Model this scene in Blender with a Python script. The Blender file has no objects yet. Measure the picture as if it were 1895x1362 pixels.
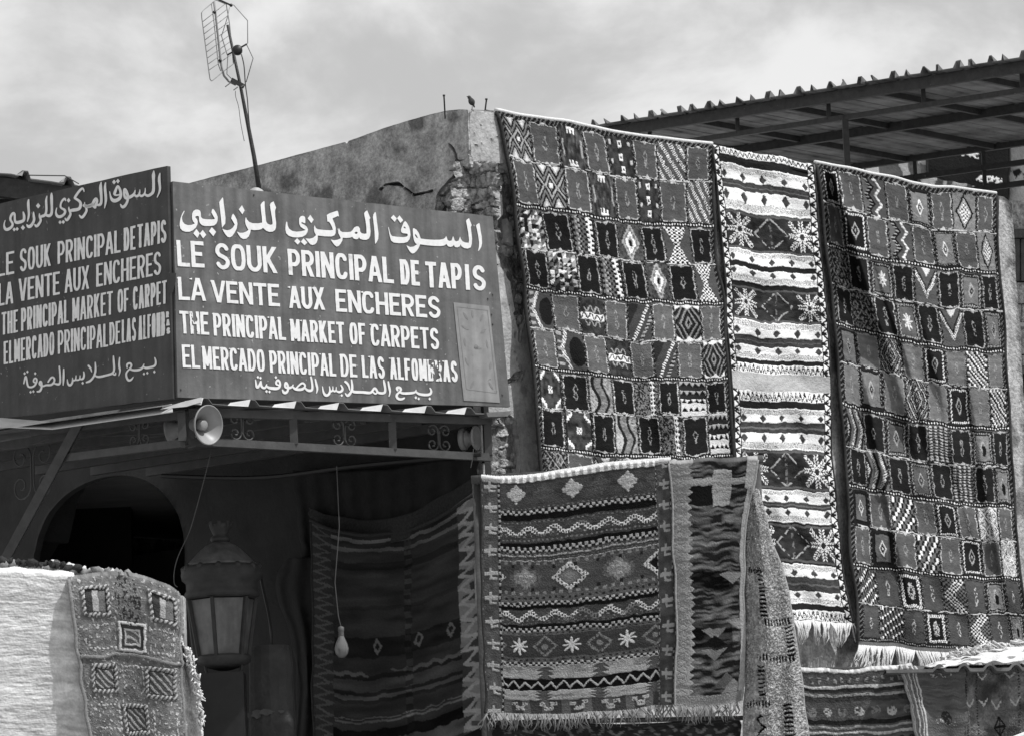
import bpy, math, random
import numpy as np
from mathutils import Vector, Matrix
from mathutils.geometry import tessellate_polygon

random.seed(7)
rng = np.random.default_rng(11)
SC = bpy.context.scene
COL = SC.collection

# ------------------------------------------------------------------ camera
F = 7480.0                      # focal length in photo pixels (1895 wide)
PITCH, ROLL = math.atan(1119 / F), 0.04
CAM = np.array([0.0, 0.0, 1.65])
r0 = np.array([1.0, 0, 0])
u0 = np.array([0, -math.sin(PITCH), math.cos(PITCH)])
FW = np.array([0, math.cos(PITCH), math.sin(PITCH)])
CR = r0 * math.cos(ROLL) - u0 * math.sin(ROLL)
CU = u0 * math.cos(ROLL) + r0 * math.sin(ROLL)
cam_d = bpy.data.cameras.new('camera')
cam_d.sensor_fit = 'HORIZONTAL'
cam_d.sensor_width = 36.0
cam_d.lens = F / 1895 * 36
cam_d.clip_end = 2000
cam = bpy.data.objects.new('camera', cam_d)
COL.objects.link(cam)
cam.matrix_world = Matrix(((CR[0], CU[0], -FW[0], CAM[0]), (CR[1], CU[1], -FW[1], CAM[1]),
                           (CR[2], CU[2], -FW[2], CAM[2]), (0, 0, 0, 1)))
SC.camera = cam

# ------------------------------------------------------------------ light
SUN_AZ = (0.90, -0.436)          # horizontal direction towards the sun
SUN_EL = math.radians(60)
SUN_STRENGTH = 4.5
SKY_STRENGTH = 0.12
world = bpy.data.worlds.new('World')
SC.world = world
world.use_nodes = True
wn, wl_ = world.node_tree.nodes, world.node_tree.links
wn.clear()
out = wn.new('ShaderNodeOutputWorld')
bg = wn.new('ShaderNodeBackground')
bg.inputs['Strength'].default_value = SKY_STRENGTH
sky = wn.new('ShaderNodeTexSky')
sky.sky_type = 'NISHITA'
sky.sun_disc = False
sky.sun_elevation = SUN_EL
sky.sun_rotation = math.atan2(SUN_AZ[0], SUN_AZ[1])
sky.dust_density = 2.0
bw = wn.new('ShaderNodeRGBToBW')
tc = wn.new('ShaderNodeTexCoord')
mp = wn.new('ShaderNodeMapping')
mp.inputs['Scale'].default_value = (1.0, 1.0, 1.5)
mp.inputs['Location'].default_value = (0.84, 2.75, 2.3)
n1 = wn.new('ShaderNodeTexNoise')
n1.inputs['Scale'].default_value = 15.0
n1.inputs['Detail'].default_value = 7
n1.inputs['Roughness'].default_value = 0.56
n1.inputs['Distortion'].default_value = 0.25
ramp = wn.new('ShaderNodeValToRGB')
ramp.color_ramp.interpolation = 'EASE'
ramp.color_ramp.elements[0].position = 0.38
ramp.color_ramp.elements[0].color = (4.9, 4.9, 4.9, 1)
ramp.color_ramp.elements[1].position = 0.64
ramp.color_ramp.elements[1].color = (7.7, 7.7, 7.7, 1)
mixw = wn.new('ShaderNodeMix')
mixw.data_type = 'RGBA'
mixw.inputs[0].default_value = 0.88      # a sky almost wholly covered by thin cloud
wl_.new(tc.outputs['Generated'], mp.inputs['Vector'])
wl_.new(mp.outputs['Vector'], n1.inputs['Vector'])
wl_.new(n1.outputs['Fac'], ramp.inputs['Fac'])
wl_.new(sky.outputs['Color'], bw.inputs['Color'])
wl_.new(bw.outputs['Val'], mixw.inputs[6])
wl_.new(ramp.outputs['Color'], mixw.inputs[7])
wl_.new(mixw.outputs[2], bg.inputs['Color'])
wl_.new(bg.outputs['Background'], out.inputs['Surface'])

sun_d = bpy.data.lights.new('sun', 'SUN')
sun_d.energy = SUN_STRENGTH
sun_d.angle = math.radians(0.8)
sun = bpy.data.objects.new('sun', sun_d)
COL.objects.link(sun)
sd = Vector((SUN_AZ[0] * math.cos(SUN_EL), SUN_AZ[1] * math.cos(SUN_EL), math.sin(SUN_EL)))
sun.rotation_euler = sd.to_track_quat('Z', 'Y').to_euler()
sun.location = (10, -10, 30)

SC.view_settings.view_transform = 'Standard'
SC.view_settings.look = 'None'
SC.view_settings.exposure = 0.0
SC.view_settings.gamma = 1.0
SC.view_settings.use_curve_mapping = False
SC.render.engine = 'CYCLES'
SC.cycles.use_denoising = True
SC.cycles.max_bounces = 6
SC.cycles.diffuse_bounces = 3

# ------------------------------------------------------------------ projection helpers
def ray(px, py):
    px = np.asarray(px, float); py = np.asarray(py, float)
    a = (px - 947.5) / F; b = (681.0 - py) / F
    return FW + a[..., None] * CR + b[..., None] * CU

def at_y(px, py, Y):
    """point seen at a pixel, at forward distance Y metres"""
    d = ray(px, py)
    return CAM + d * (np.asarray(Y, float) / d[..., 1])[..., None]

def on_plane(px, py, plane, off=0.0):
    p0, n = plane
    d = ray(px, py)
    return CAM + d * ((((p0 - CAM) @ n) + np.asarray(off, float)) / (d @ n))[..., None]

def V3(a):
    return Vector((float(a[0]), float(a[1]), float(a[2])))

def vplane(px, py, Y, direction):
    """vertical plane through a seen point, running along a ground direction; normal towards the camera"""
    d = np.array([direction[0], direction[1], 0.0]); d /= np.linalg.norm(d)
    n = np.array([d[1], -d[0], 0.0])
    if n[1] > 0: n = -n
    return (at_y(px, py, Y), n), d

PR, DR = vplane(868, 207, 27.0, (.69, .72))       # sunlit right facade
PL, DL = vplane(868, 207, 27.0, (-.72, .69))      # shaded left facade
PSR, DSR = vplane(325, 736, 25.4, (.80, .59))     # right sign board
PSL, DSL = vplane(325, 736, 25.4, (-.75, .66))    # left sign board

# ------------------------------------------------------------------ object helpers
WLOC = {}
def link(o, parent=None):
    COL.objects.link(o)
    if parent is not None: o.parent = parent
    return o

def thing(name, label, cat, loc, group=None, kind=None):
    o = bpy.data.objects.new(name, None)
    o.empty_display_size = 0.2
    COL.objects.link(o)
    o.location = V3(loc)
    WLOC[o.name] = np.array(loc, float)
    o['label'] = label
    if kind: o['kind'] = kind
    else: o['category'] = cat
    if group: o['group'] = group
    return o

def tag(o, label, cat=None, group=None, kind=None):
    o['label'] = label
    if cat: o['category'] = cat
    if group: o['group'] = group
    if kind: o['kind'] = kind
    return o

def mk(name, verts, faces, mat, parent=None, smooth=False, cols=None, loc=None):
    """link one mesh object; verts are world coordinates"""
    verts = np.asarray(verts, float)
    base = WLOC[parent.name] if parent is not None else (np.zeros(3) if loc is None else np.array(loc, float))
    me = bpy.data.meshes.new(name)
    if isinstance(faces, np.ndarray):
        nf, k = faces.shape
        me.vertices.add(len(verts)); me.vertices.foreach_set('co', (verts - base).astype(np.float32).ravel())
        me.loops.add(nf * k); me.loops.foreach_set('vertex_index', faces.astype(np.int32).ravel())
        me.polygons.add(nf); me.polygons.foreach_set('loop_start', np.arange(0, nf * k, k, dtype=np.int32))
        me.update(calc_edges=True)
    else:
        me.from_pydata((verts - base).tolist(), [], faces)
        me.update()
    if smooth:
        me.polygons.foreach_set('use_smooth', np.ones(len(me.polygons), dtype=bool))
    if cols is not None:
        at = me.color_attributes.new('Col', 'FLOAT_COLOR', 'POINT')
        c4 = np.ones((len(verts), 4), np.float32); c4[:, :3] = np.asarray(cols, np.float32)[:, None]
        at.data.foreach_set('color', c4.ravel())
    me.materials.append(mat)
    o = bpy.data.objects.new(name, me)
    link(o, parent)
    if parent is None: o.location = V3(base)
    WLOC[o.name] = base
    return o

class MB:
    def __init__(s): s.v = []; s.f = []
    def add(s, v, f):
        b = len(s.v)
        s.v.extend([tuple(map(float, p)) for p in v]); s.f.extend([tuple(i + b for i in q) for q in f])
        return s
    def box(s, c, ax, ay, az):
        """centre and three half-extent vectors"""
        c, ax, ay, az = (np.asarray(q, float) for q in (c, ax, ay, az))
        v = [c + sx * ax + sy * ay + sz * az for sx in (-1, 1) for sy in (-1, 1) for sz in (-1, 1)]
        return s.add(v, [(0, 1, 3, 2), (4, 6, 7, 5), (0, 4, 5, 1), (2, 3, 7, 6), (0, 2, 6, 4), (1, 5, 7, 3)])
    def beam(s, a, b, w, h=None, up=(0, 0, 1)):
        a, b = np.asarray(a, float), np.asarray(b, float)
        h = w if h is None else h
        d = b - a; L = np.linalg.norm(d); d = d / L
        up = np.asarray(up, float)
        sd_ = np.cross(d, up)
        if np.linalg.norm(sd_) < 1e-4: sd_ = np.cross(d, (0, 1, 0))
        sd_ /= np.linalg.norm(sd_); u = np.cross(sd_, d)
        return s.box((a + b) / 2, d * L / 2, sd_ * w / 2, u * h / 2)
    def tube(s, pts, r, n=8):
        pts = [np.asarray(p, float) for p in pts]
        m = len(pts); rr = [r] * m if np.isscalar(r) else list(r)
        v = []; ref = np.array([0.31, 0.2, 0.93])
        for i, p in enumerate(pts):
            t = pts[min(i + 1, m - 1)] - pts[max(i - 1, 0)]
            t = t / (np.linalg.norm(t) + 1e-12)
            a = np.cross(t, ref)
            if np.linalg.norm(a) < 0.05: a = np.cross(t, (1, 0, 0))
            a /= np.linalg.norm(a); b = np.cross(t, a)
            for k in range(n):
                q = 2 * math.pi * k / n
                v.append(p + rr[i] * (a * math.cos(q) + b * math.sin(q)))
        f = []
        for i in range(m - 1):
            for k in range(n):
                k2 = (k + 1) % n
                f.append((i * n + k, i * n + k2, (i + 1) * n + k2, (i + 1) * n + k))
        f.append(tuple(range(n - 1, -1, -1))); f.append(tuple((m - 1) * n + k for k in range(n)))
        return s.add(v, f)
    def lathe(s, prof, c, n=24, ax=(0, 0, 1), phase=0.0, cap=True):
        c = np.asarray(c, float); ax = np.asarray(ax, float); ax = ax / np.linalg.norm(ax)
        a = np.cross(ax, (0.0, 1.0, 0.0) if abs(ax[1]) < .9 else (1.0, 0, 0)); a /= np.linalg.norm(a); b = np.cross(ax, a)
        v = []; f = []
        for r, z in prof:
            for k in range(n):
                q = 2 * math.pi * k / n + phase
                v.append(c + ax * z + r * (a * math.cos(q) + b * math.sin(q)))
        for i in range(len(prof) - 1):
            for k in range(n):
                k2 = (k + 1) % n
                f.append((i * n + k, i * n + k2, (i + 1) * n + k2, (i + 1) * n + k))
        if cap:
            f.append(tuple(range(n - 1, -1, -1))); f.append(tuple((len(prof) - 1) * n + k for k in range(n)))
        return s.add(v, f)
    def prism(s, poly, vec):
        """polygon of world points extruded along vec"""
        poly = [np.asarray(p, float) for p in poly]; n = len(poly); vec = np.asarray(vec, float)
        v = poly + [p + vec for p in poly]
        f = [tuple(range(n)), tuple(range(2 * n - 1, n - 1, -1))]
        f += [(i, i + n, (i + 1) % n + n, (i + 1) % n) for i in range(n)]
        return s.add(v, f)
    def build(s, name, mat, parent=None, smooth=False, loc=None):
        return mk(name, s.v, s.f, mat, parent, smooth, loc=loc)

def spline(xs, ys, x):
    """natural cubic spline through (xs, ys[k,...]) evaluated at x"""
    xs = np.asarray(xs, float); ys = np.asarray(ys, float); x = np.asarray(x, float)
    n = len(xs)
    if n == 2:
        t = ((x - xs[0]) / (xs[1] - xs[0])).reshape((-1,) + (1,) * (ys.ndim - 1))
        return ys[0] * (1 - t) + ys[1] * t
    h = np.diff(xs)
    A = np.zeros((n, n)); B = np.zeros_like(ys)
    A[0, 0] = A[-1, -1] = 1
    for i in range(1, n - 1):
        A[i, i - 1] = h[i - 1]; A[i, i] = 2 * (h[i - 1] + h[i]); A[i, i + 1] = h[i]
        B[i] = 3 * ((ys[i + 1] - ys[i]) / h[i] - (ys[i] - ys[i - 1]) / h[i - 1])
    c = np.linalg.solve(A, B.reshape(n, -1)).reshape(ys.shape)
    k = np.clip(np.searchsorted(xs, x, side='right') - 1, 0, n - 2)
    sh = (-1,) + (1,) * (ys.ndim - 1)
    dx = (x - xs[k]).reshape(sh); hk = h[k].reshape(sh)
    b = (ys[k + 1] - ys[k]) / hk - hk * (2 * c[k] + c[k + 1]) / 3
    d = (c[k + 1] - c[k]) / (3 * hk)
    return ys[k] + b * dx + c[k] * dx ** 2 + d * dx ** 3

def vn(shape, cy, cx, r=None):
    """smooth value noise 0..1 on an array"""
    r = r or rng
    cy, cx = max(2, int(cy)), max(2, int(cx))
    g = r.random((cy + 1, cx + 1))
    yy = np.linspace(0, cy - 1e-6, shape[0]); xx = np.linspace(0, cx - 1e-6, shape[1])
    yi = yy.astype(int); xi = xx.astype(int)
    fy = (yy - yi)[:, None]; fx = (xx - xi)[None, :]
    fy = fy * fy * (3 - 2 * fy); fx = fx * fx * (3 - 2 * fx)
    a = g[yi][:, xi]; b = g[yi][:, xi + 1]; c = g[yi + 1][:, xi]; d = g[yi + 1][:, xi + 1]
    return (a * (1 - fx) + b * fx) * (1 - fy) + (c * (1 - fx) + d * fx) * fy

# ------------------------------------------------------------------ materials
def newmat(name):
    m = bpy.data.materials.new(name); m.use_nodes = True
    nt = m.node_tree
    return m, nt.nodes, nt.links, nt.nodes['Principled BSDF']

def mat(name, val, rough=0.8, var=0.25, scale=6.0, bump=0.0, bscale=60.0, metal=0.0, spots=None, stretch=(1, 1, 1), spec=0.3, streak=0.0, chips=0.0, grain=0.0):
    """grey paint / plaster / metal with noise in colour, blotches of wear and fine bump"""
    m, N, L, P = newmat(name)
    t = N.new('ShaderNodeTexCoord'); mp_ = N.new('ShaderNodeMapping'); mp_.inputs['Scale'].default_value = stretch
    L.new(t.outputs['Object'], mp_.inputs['Vector'])
    n = N.new('ShaderNodeTexNoise'); n.inputs['Scale'].default_value = scale; n.inputs['Detail'].default_value = 8; n.inputs['Roughness'].default_value = .62
    L.new(mp_.outputs['Vector'], n.inputs['Vector'])
    r = N.new('ShaderNodeValToRGB')
    lo, hi = val * (1 - var), val * (1 + var)
    r.color_ramp.elements[0].position = .3; r.color_ramp.elements[0].color = (lo, lo, lo, 1)
    r.color_ramp.elements[1].position = .7; r.color_ramp.elements[1].color = (hi, hi, hi, 1)
    L.new(n.outputs['Fac'], r.inputs['Fac'])
    col = r.outputs['Color']
    if spots:
        sv, sscale, thr = spots
        n2 = N.new('ShaderNodeTexNoise'); n2.inputs['Scale'].default_value = sscale; n2.inputs['Detail'].default_value = 6
        L.new(mp_.outputs['Vector'], n2.inputs['Vector'])
        r2 = N.new('ShaderNodeValToRGB'); r2.color_ramp.elements[0].position = thr; r2.color_ramp.elements[1].position = thr + .08
        L.new(n2.outputs['Fac'], r2.inputs['Fac'])
        mx = N.new('ShaderNodeMix'); mx.data_type = 'RGBA'
        L.new(r2.outputs['Color'], mx.inputs[0]); L.new(col, mx.inputs[6]); mx.inputs[7].default_value = (sv, sv, sv, 1)
        col = mx.outputs[2]
    if grain:       # coarse sand in the render coat
        ng = N.new('ShaderNodeTexNoise'); ng.inputs['Scale'].default_value = 38.0; ng.inputs['Detail'].default_value = 8; ng.inputs['Roughness'].default_value = .8; L.new(t.outputs['Object'], ng.inputs['Vector'])
        mg = N.new('ShaderNodeMapRange'); mg.inputs[1].default_value = .3; mg.inputs[2].default_value = .7; mg.inputs[3].default_value = 1 - grain; mg.inputs[4].default_value = 1 + grain
        L.new(ng.outputs['Fac'], mg.inputs[0]); vg = N.new('ShaderNodeVectorMath'); vg.operation = 'SCALE'; L.new(col, vg.inputs[0]); L.new(mg.outputs[0], vg.inputs['Scale']); col = vg.outputs['Vector']
    if streak:      # rain streaks and brush marks running down
        ms = N.new('ShaderNodeMapping'); ms.inputs['Scale'].default_value = (14, 14, .9); L.new(t.outputs['Object'], ms.inputs['Vector'])
        ns = N.new('ShaderNodeTexNoise'); ns.inputs['Scale'].default_value = 1.0; ns.inputs['Detail'].default_value = 6; L.new(ms.outputs['Vector'], ns.inputs['Vector'])
        mr = N.new('ShaderNodeMapRange'); mr.inputs[1].default_value = .3; mr.inputs[2].default_value = .7; mr.inputs[3].default_value = 1 - streak; mr.inputs[4].default_value = 1 + streak * .6
        L.new(ns.outputs['Fac'], mr.inputs[0])
        vs = N.new('ShaderNodeVectorMath'); vs.operation = 'SCALE'; L.new(col, vs.inputs[0]); L.new(mr.outputs[0], vs.inputs['Scale']); col = vs.outputs['Vector']
    if chips:       # small chips of paint gone
        nc = N.new('ShaderNodeTexNoise'); nc.inputs['Scale'].default_value = 34.0; nc.inputs['Detail'].default_value = 3; L.new(t.outputs['Object'], nc.inputs['Vector'])
        rc = N.new('ShaderNodeValToRGB'); rc.color_ramp.elements[0].position = .70; rc.color_ramp.elements[1].position = .73; L.new(nc.outputs['Fac'], rc.inputs['Fac'])
        mc = N.new('ShaderNodeMix'); mc.data_type = 'RGBA'; L.new(rc.outputs['Color'], mc.inputs[0]); L.new(col, mc.inputs[6]); mc.inputs[7].default_value = (chips, chips, chips, 1); col = mc.outputs[2]
    L.new(col, P.inputs['Base Color'])
    P.inputs['Roughness'].default_value = rough; P.inputs['Metallic'].default_value = metal
    P.inputs['Specular IOR Level'].default_value = spec
    if bump:
        n3 = N.new('ShaderNodeTexNoise'); n3.inputs['Scale'].default_value = bscale; n3.inputs['Detail'].default_value = 5
        L.new(mp_.outputs['Vector'], n3.inputs['Vector'])
        b = N.new('ShaderNodeBump'); b.inputs['Strength'].default_value = bump; b.inputs['Distance'].default_value = .02
        L.new(n3.outputs['Fac'], b.inputs['Height']); L.new(b.outputs['Normal'], P.inputs['Normal'])
    return m

def wool(name, gain=1.0, bump=.5, bscale=160.0, var=.16, stretch=(1, 1, 1)):
    """woven wool: the knots' own colours (attribute) with yarn-to-yarn variation"""
    m, N, L, P = newmat(name)
    a = N.new('ShaderNodeAttribute'); a.attribute_name = 'Col'
    t = N.new('ShaderNodeTexCoord'); mp_ = N.new('ShaderNodeMapping'); mp_.inputs['Scale'].default_value = stretch
    L.new(t.outputs['Object'], mp_.inputs['Vector'])
    n = N.new('ShaderNodeTexNoise'); n.inputs['Scale'].default_value = bscale; n.inputs['Detail'].default_value = 3
    L.new(mp_.outputs['Vector'], n.inputs['Vector'])
    n2 = N.new('ShaderNodeTexNoise'); n2.inputs['Scale'].default_value = 3.0; n2.inputs['Detail'].default_value = 4
    L.new(t.outputs['Object'], n2.inputs['Vector'])
    ad = N.new('ShaderNodeMath'); ad.operation = 'ADD'
    L.new(n.outputs['Fac'], ad.inputs[0]); L.new(n2.outputs['Fac'], ad.inputs[1])
    mr = N.new('ShaderNodeMapRange'); mr.inputs[1].default_value = .6; mr.inputs[2].default_value = 1.4
    mr.inputs[3].default_value = (1 - var) * gain; mr.inputs[4].default_value = (1 + var) * gain
    L.new(ad.outputs[0], mr.inputs[0])
    vm = N.new('ShaderNodeVectorMath'); vm.operation = 'SCALE'
    L.new(a.outputs['Color'], vm.inputs[0]); L.new(mr.outputs[0], vm.inputs['Scale'])
    L.new(vm.outputs['Vector'], P.inputs['Base Color'])
    P.inputs['Roughness'].default_value = 1.0; P.inputs['Specular IOR Level'].default_value = .08
    b = N.new('ShaderNodeBump'); b.inputs['Strength'].default_value = bump; b.inputs['Distance'].default_value = .01
    L.new(n.outputs['Fac'], b.inputs['Height']); L.new(b.outputs['Normal'], P.inputs['Normal'])
    return m

M = {
    'ground': mat('ground_earth', .28, .95, .3, 2.0, .5, 30),
    'plaster': mat('weathered_plaster', .36, .95, .45, 6.5, .8, 35, spots=(.15, 3.4, .55), streak=.15, grain=.55),
    'plaster_light': mat('pale_plaster', .36, .95, .30, 9.0, .45, 45, spots=(.24, 11.0, .60), grain=.25),
    'rubble': mat('rubble_mortar', .16, 1.0, .7, 22.0, 1.0, 50),
    'stone': mat('rubble_stone', .32, .95, .8, 24.0, 1.0, 60),
    'dark_wall': mat('painted_shade_plaster', .027, .95, .3, 2.5, .3, 30),  # near-black plaster: the shade under the canopy is put into its colour
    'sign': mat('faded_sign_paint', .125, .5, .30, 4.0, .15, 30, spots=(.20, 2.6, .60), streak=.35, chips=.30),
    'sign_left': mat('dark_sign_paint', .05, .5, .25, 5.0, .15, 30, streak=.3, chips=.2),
    'white_paint': mat('white_lettering_paint', .70, .6, .10, 30.0, spots=(.45, 9.0, .66)),
    'poster': mat('faded_poster', .245, .6, .18, 9.0, streak=.2, chips=.13),
    'poster_line': mat('poster_ink', .19, .7, .15, 30.0),
    'iron': mat('black_iron', .035, .55, .35, 20.0, .2, 80, spots=(.2, 30.0, .70)),
    'frame': mat('grey_painted_steel', .06, .55, .25, 12.0, .1, 60, spots=(.3, 22.0, .72)),
    'sheet': mat('galvanised_sheet', .42, .45, .25, 7.0, metal=.0),
    'sheet_dark': mat('rusty_roof_sheet', .13, .7, .4, 6.0, .15, 30),
    'roof_sheet': mat('weathered_roof_sheet', .13, .6, .8, 3.0, .15, 30),
    'deck': mat('terrace_screed', .45, .95, .2, 3.0),
    'pillar': mat('dark_plaster', .055, .95, .35, 6.0, .6, 40),  # dark plaster tone with random mottling
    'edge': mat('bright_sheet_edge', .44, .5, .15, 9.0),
    'horn': mat('cream_horn_enamel', .24, .4, .15, 10.0),
    'metal': mat('dull_aluminium', .22, .45, .2, 14.0),
    'plastic': mat('black_plastic', .02, .45, .2, 10.0),
    'cable': mat('cable_rubber', .06, .6, .2, 10.0),
    'cable_light': mat('grey_cable', .085, .6, .2, 10.0),
    'wood': mat('pole_wood', .06, .8, .35, 12.0, .3, 50),
    'fringe': mat('wool_fringe', .62, 1.0, .18, 60.0, .4, 200),
    'fringe_grey': mat('grey_wool_fringe', .22, 1.0, .3, 60.0, .4, 200),
    'binding': mat('dark_wool_binding', .03, 1.0, .4, 60.0, .4, 200),
    'binding_light': mat('pale_wool_binding', .30, 1.0, .3, 60.0, .4, 200),
    'wool': wool('woven_wool'),
    'wool_fine': wool('fine_flatweave', bump=.3, bscale=220),
    'wool_white': wool('brushed_white_wool', bump=.7, bscale=45, var=.10, stretch=(.35, .35, 1.6)),
    'wool_shaggy': wool('shaggy_wool', bump=1.0, bscale=70, var=.3),
    'bird': mat('bird_plumage', .05, .9, .5, 40.0),
    'lantern_dome': mat('weathered_dome_lit_tone', .10, .5, .4, 10.0, .2, 60, streak=.3),  # dome tone lifted to stand for its highlight; the streaks are weathering
    'lantern': mat('cast_iron_lantern', .035, .6, .3, 14.0, .15, 60),
    'rug_back': mat('undyed_wool_back', .12, 1.0, .3, 30.0, .4, 120),
    'cotton': mat('white_cotton', .62, 1.0, .15, 12.0, .6, 40),
    'curtain': mat('dark_curtain', .018, 1.0, .3, 8.0, .3, 60),
}
def glass(name, val, rough):
    m, N, L, P = newmat(name)
    P.inputs['Base Color'].default_value = (val, val, val, 1)
    P.inputs['Roughness'].default_value = rough
    P.inputs['Transmission Weight'].default_value = .0
    P.inputs['Coat Weight'].default_value = .5
    return m
M['pane'] = mat('grimy_lantern_pane', .11, .3, .45, 7.0, spec=.5, streak=.4)
M['bulb'] = glass('frosted_bulb', .11, .15)
# ------------------------------------------------------------------ setting: ground
g = MB(); g.add([(-150, -150, 0), (150, -150, 0), (150, 150, 0), (-150, 150, 0)], [(0, 1, 2, 3)])
go = g.build('ground', M['ground']); tag(go, 'bare earth market square in front of the building', kind='structure')

# ------------------------------------------------------------------ marching squares on a field (negative = inside)
def march(Fd, xs, ys, merge=True):
    """polygons (list of point lists) covering field < 0; full cells merged in runs along rows"""
    verts, faces, cache = [], [], {}
    ny, nx = Fd.shape
    ins = Fd < 0
    def node(i, j):
        k = ('n', i, j)
        if k not in cache: cache[k] = len(verts); verts.append((xs[j], ys[i]))
        return cache[k]
    def edge(i, j, i2, j2):
        k = ('e', i, j, i2, j2)
        if k not in cache:
            a, b = Fd[i, j], Fd[i2, j2]; t = a / (a - b)
            cache[k] = len(verts); verts.append((xs[j] + (xs[j2] - xs[j]) * t, ys[i] + (ys[i2] - ys[i]) * t))
        return cache[k]
    full = ins[:-1, :-1] & ins[1:, :-1] & ins[:-1, 1:] & ins[1:, 1:]
    anyi = ins[:-1, :-1] | ins[1:, :-1] | ins[:-1, 1:] | ins[1:, 1:]
    bnd = []
    for i in range(ny - 1):
        row = full[i]; j = 0
        idx = np.nonzero(row)[0]
        if len(idx):
            for runx in (np.split(idx, np.nonzero(np.diff(idx) > 1)[0] + 1) if merge else [[q] for q in idx]):
                a, b = runx[0], runx[-1] + 1
                faces.append((node(i, a), node(i, b), node(i + 1, b), node(i + 1, a)))
        for j in np.nonzero(anyi[i] & ~row)[0]:
            cor = [(i, j), (i, j + 1), (i + 1, j + 1), (i + 1, j)]
            poly = []; cut = []
            for q in range(4):
                a, b = cor[q], cor[(q + 1) % 4]
                if ins[a]: poly.append(node(*a))
                if ins[a] != ins[b]:
                    e = edge(*(a + b)) if a < b else edge(*(b + a))
                    poly.append(e); cut.append((len(poly) - 1, ins[a]))
            if len(poly) >= 3: faces.append(tuple(poly))
            if len(cut) == 2:
                (a, ia), (b, ib) = cut
                bnd.append((poly[a], poly[b]) if ia else (poly[b], poly[a]))
    return np.array(verts), faces, bnd

def fbm2(X, Y, seed, scale, octv=4):
    """hash value-noise fbm on coordinate arrays, -1..1"""
    tot = np.zeros_like(X); amp = 1.0; norm = 0
    for o in range(octv):
        s = scale * 2 ** o
        x = X * s; y = Y * s
        xi = np.floor(x).astype(np.int64); yi = np.floor(y).astype(np.int64)
        fx = x - xi; fy = y - yi; fx = fx * fx * (3 - 2 * fx); fy = fy * fy * (3 - 2 * fy)
        def h(a, b):
            n = (a * 374761393 + b * 668265263 + (seed + o) * 974634777) & 0x7fffffff
            n = ((n ^ (n >> 13)) * 1274126177) & 0x7fffffff
            return ((n ^ (n >> 16)) & 0xffff) / 65535.0
        v = (h(xi, yi) * (1 - fx) + h(xi + 1, yi) * fx) * (1 - fy) + (h(xi, yi + 1) * (1 - fx) + h(xi + 1, yi + 1) * fx) * fy
        tot += amp * (v * 2 - 1); norm += amp; amp *= .5
    return tot / norm

def seg_dist(X, Y, pts):
    d = np.full(X.shape, 1e9)
    for (ax, ay), (bx, by) in zip(pts[:-1], pts[1:]):
        vx, vy = bx - ax, by - ay
        t = np.clip(((X - ax) * vx + (Y - ay) * vy) / (vx * vx + vy * vy + 1e-12), 0, 1)
        d = np.minimum(d, np.hypot(X - ax - t * vx, Y - ay - t * vy))
    return d

def poly_sd(X, Y, pts):
    """signed distance to a polygon, negative inside"""
    d = seg_dist(X, Y, list(pts) + [pts[0]])
    ins = np.zeros(X.shape, bool); n = len(pts)
    for i in range(n):
        x1, y1 = pts[i]; x2, y2 = pts[(i + 1) % n]
        c = ((y1 > Y) != (y2 > Y)) & (X < (x2 - x1) * (Y - y1) / (y2 - y1 + 1e-12) + x1)
        ins ^= c
    return np.where(ins, -d, d)

# local facade coordinates: s metres along the wall from the corner, z height
def to_sz(px, py, plane, dirv):
    p = on_plane(px, py, plane)
    return (p - plane[0]) @ dirv, p[..., 2]
def from_sz(s, z, plane, dirv, off=0.0):
    s = np.asarray(s, float); z = np.asarray(z, float)
    p = plane[0] + s[..., None] * dirv + np.asarray(off)[..., None] * plane[1]
    p = np.array(p); p[..., 2] = z
    return p

corner = PR[0]
bld = thing('souk_building', 'old two-storey plastered market building with crumbling corner showing rubble stone', 'building', (corner[0], corner[1], 0))

# tops of both facades
tl = np.array([(868, 204), (852, 203.5), (830, 205.5), (800, 212), (750, 226), (700, 242), (640, 262), (520, 296), (420, 321), (320, 347), (200, 380), (0, 432), (-200, 484)], float)
tls, tlz = to_sz(tl[:, 0], tl[:, 1], PL, DL)
tr = np.array([(868, 204), (920, 206), (1110, 239), (1322, 271), (1506, 305), (1690, 338), (1843, 362), (1872, 367)], float)
trs, trz = to_sz(tr[:, 0], tr[:, 1], PR, DR)
RLEN = trs[-1]
top_l = lambda s: np.interp(s, tls, tlz)
top_r = lambda s: np.interp(s, trs, trz)
WALLT = .38
# cores (rough rubble behind the plaster): right and left wall slabs, with the arched doorway cut in the left one
def wall_core(name, plane, dirv, length, topf, mat_, holes=(), step=.12, off=-.05, seed=3):
    s = np.arange(.0, length + step, step); z = np.arange(0, topf(np.array([0.0]))[0] + .6, step)
    S, Z = np.meshgrid(s, z)
    fld = Z - topf(S) + .03
    fld = np.maximum(np.maximum(fld, S - length), .10 - S)
    for h in holes:
        fld = np.maximum(fld, -h(S, Z))
    v, f, b = march(fld, s, z, merge=False)
    o = off + .02 * fbm2(v[:, 0], v[:, 1], seed, 6)
    P3 = from_sz(v[:, 0], v[:, 1], plane, dirv, o)
    Pb = from_sz(v[:, 0], v[:, 1], plane, dirv, -WALLT)
    n = len(v)
    faces = [tuple(q) for q in f] + [tuple(reversed([i + n for i in q])) for q in f]
    faces += [(a, c, c + n, a + n) for a, c in b]
    return mk(name, np.vstack([P3, Pb]), faces, mat_, bld)

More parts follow.
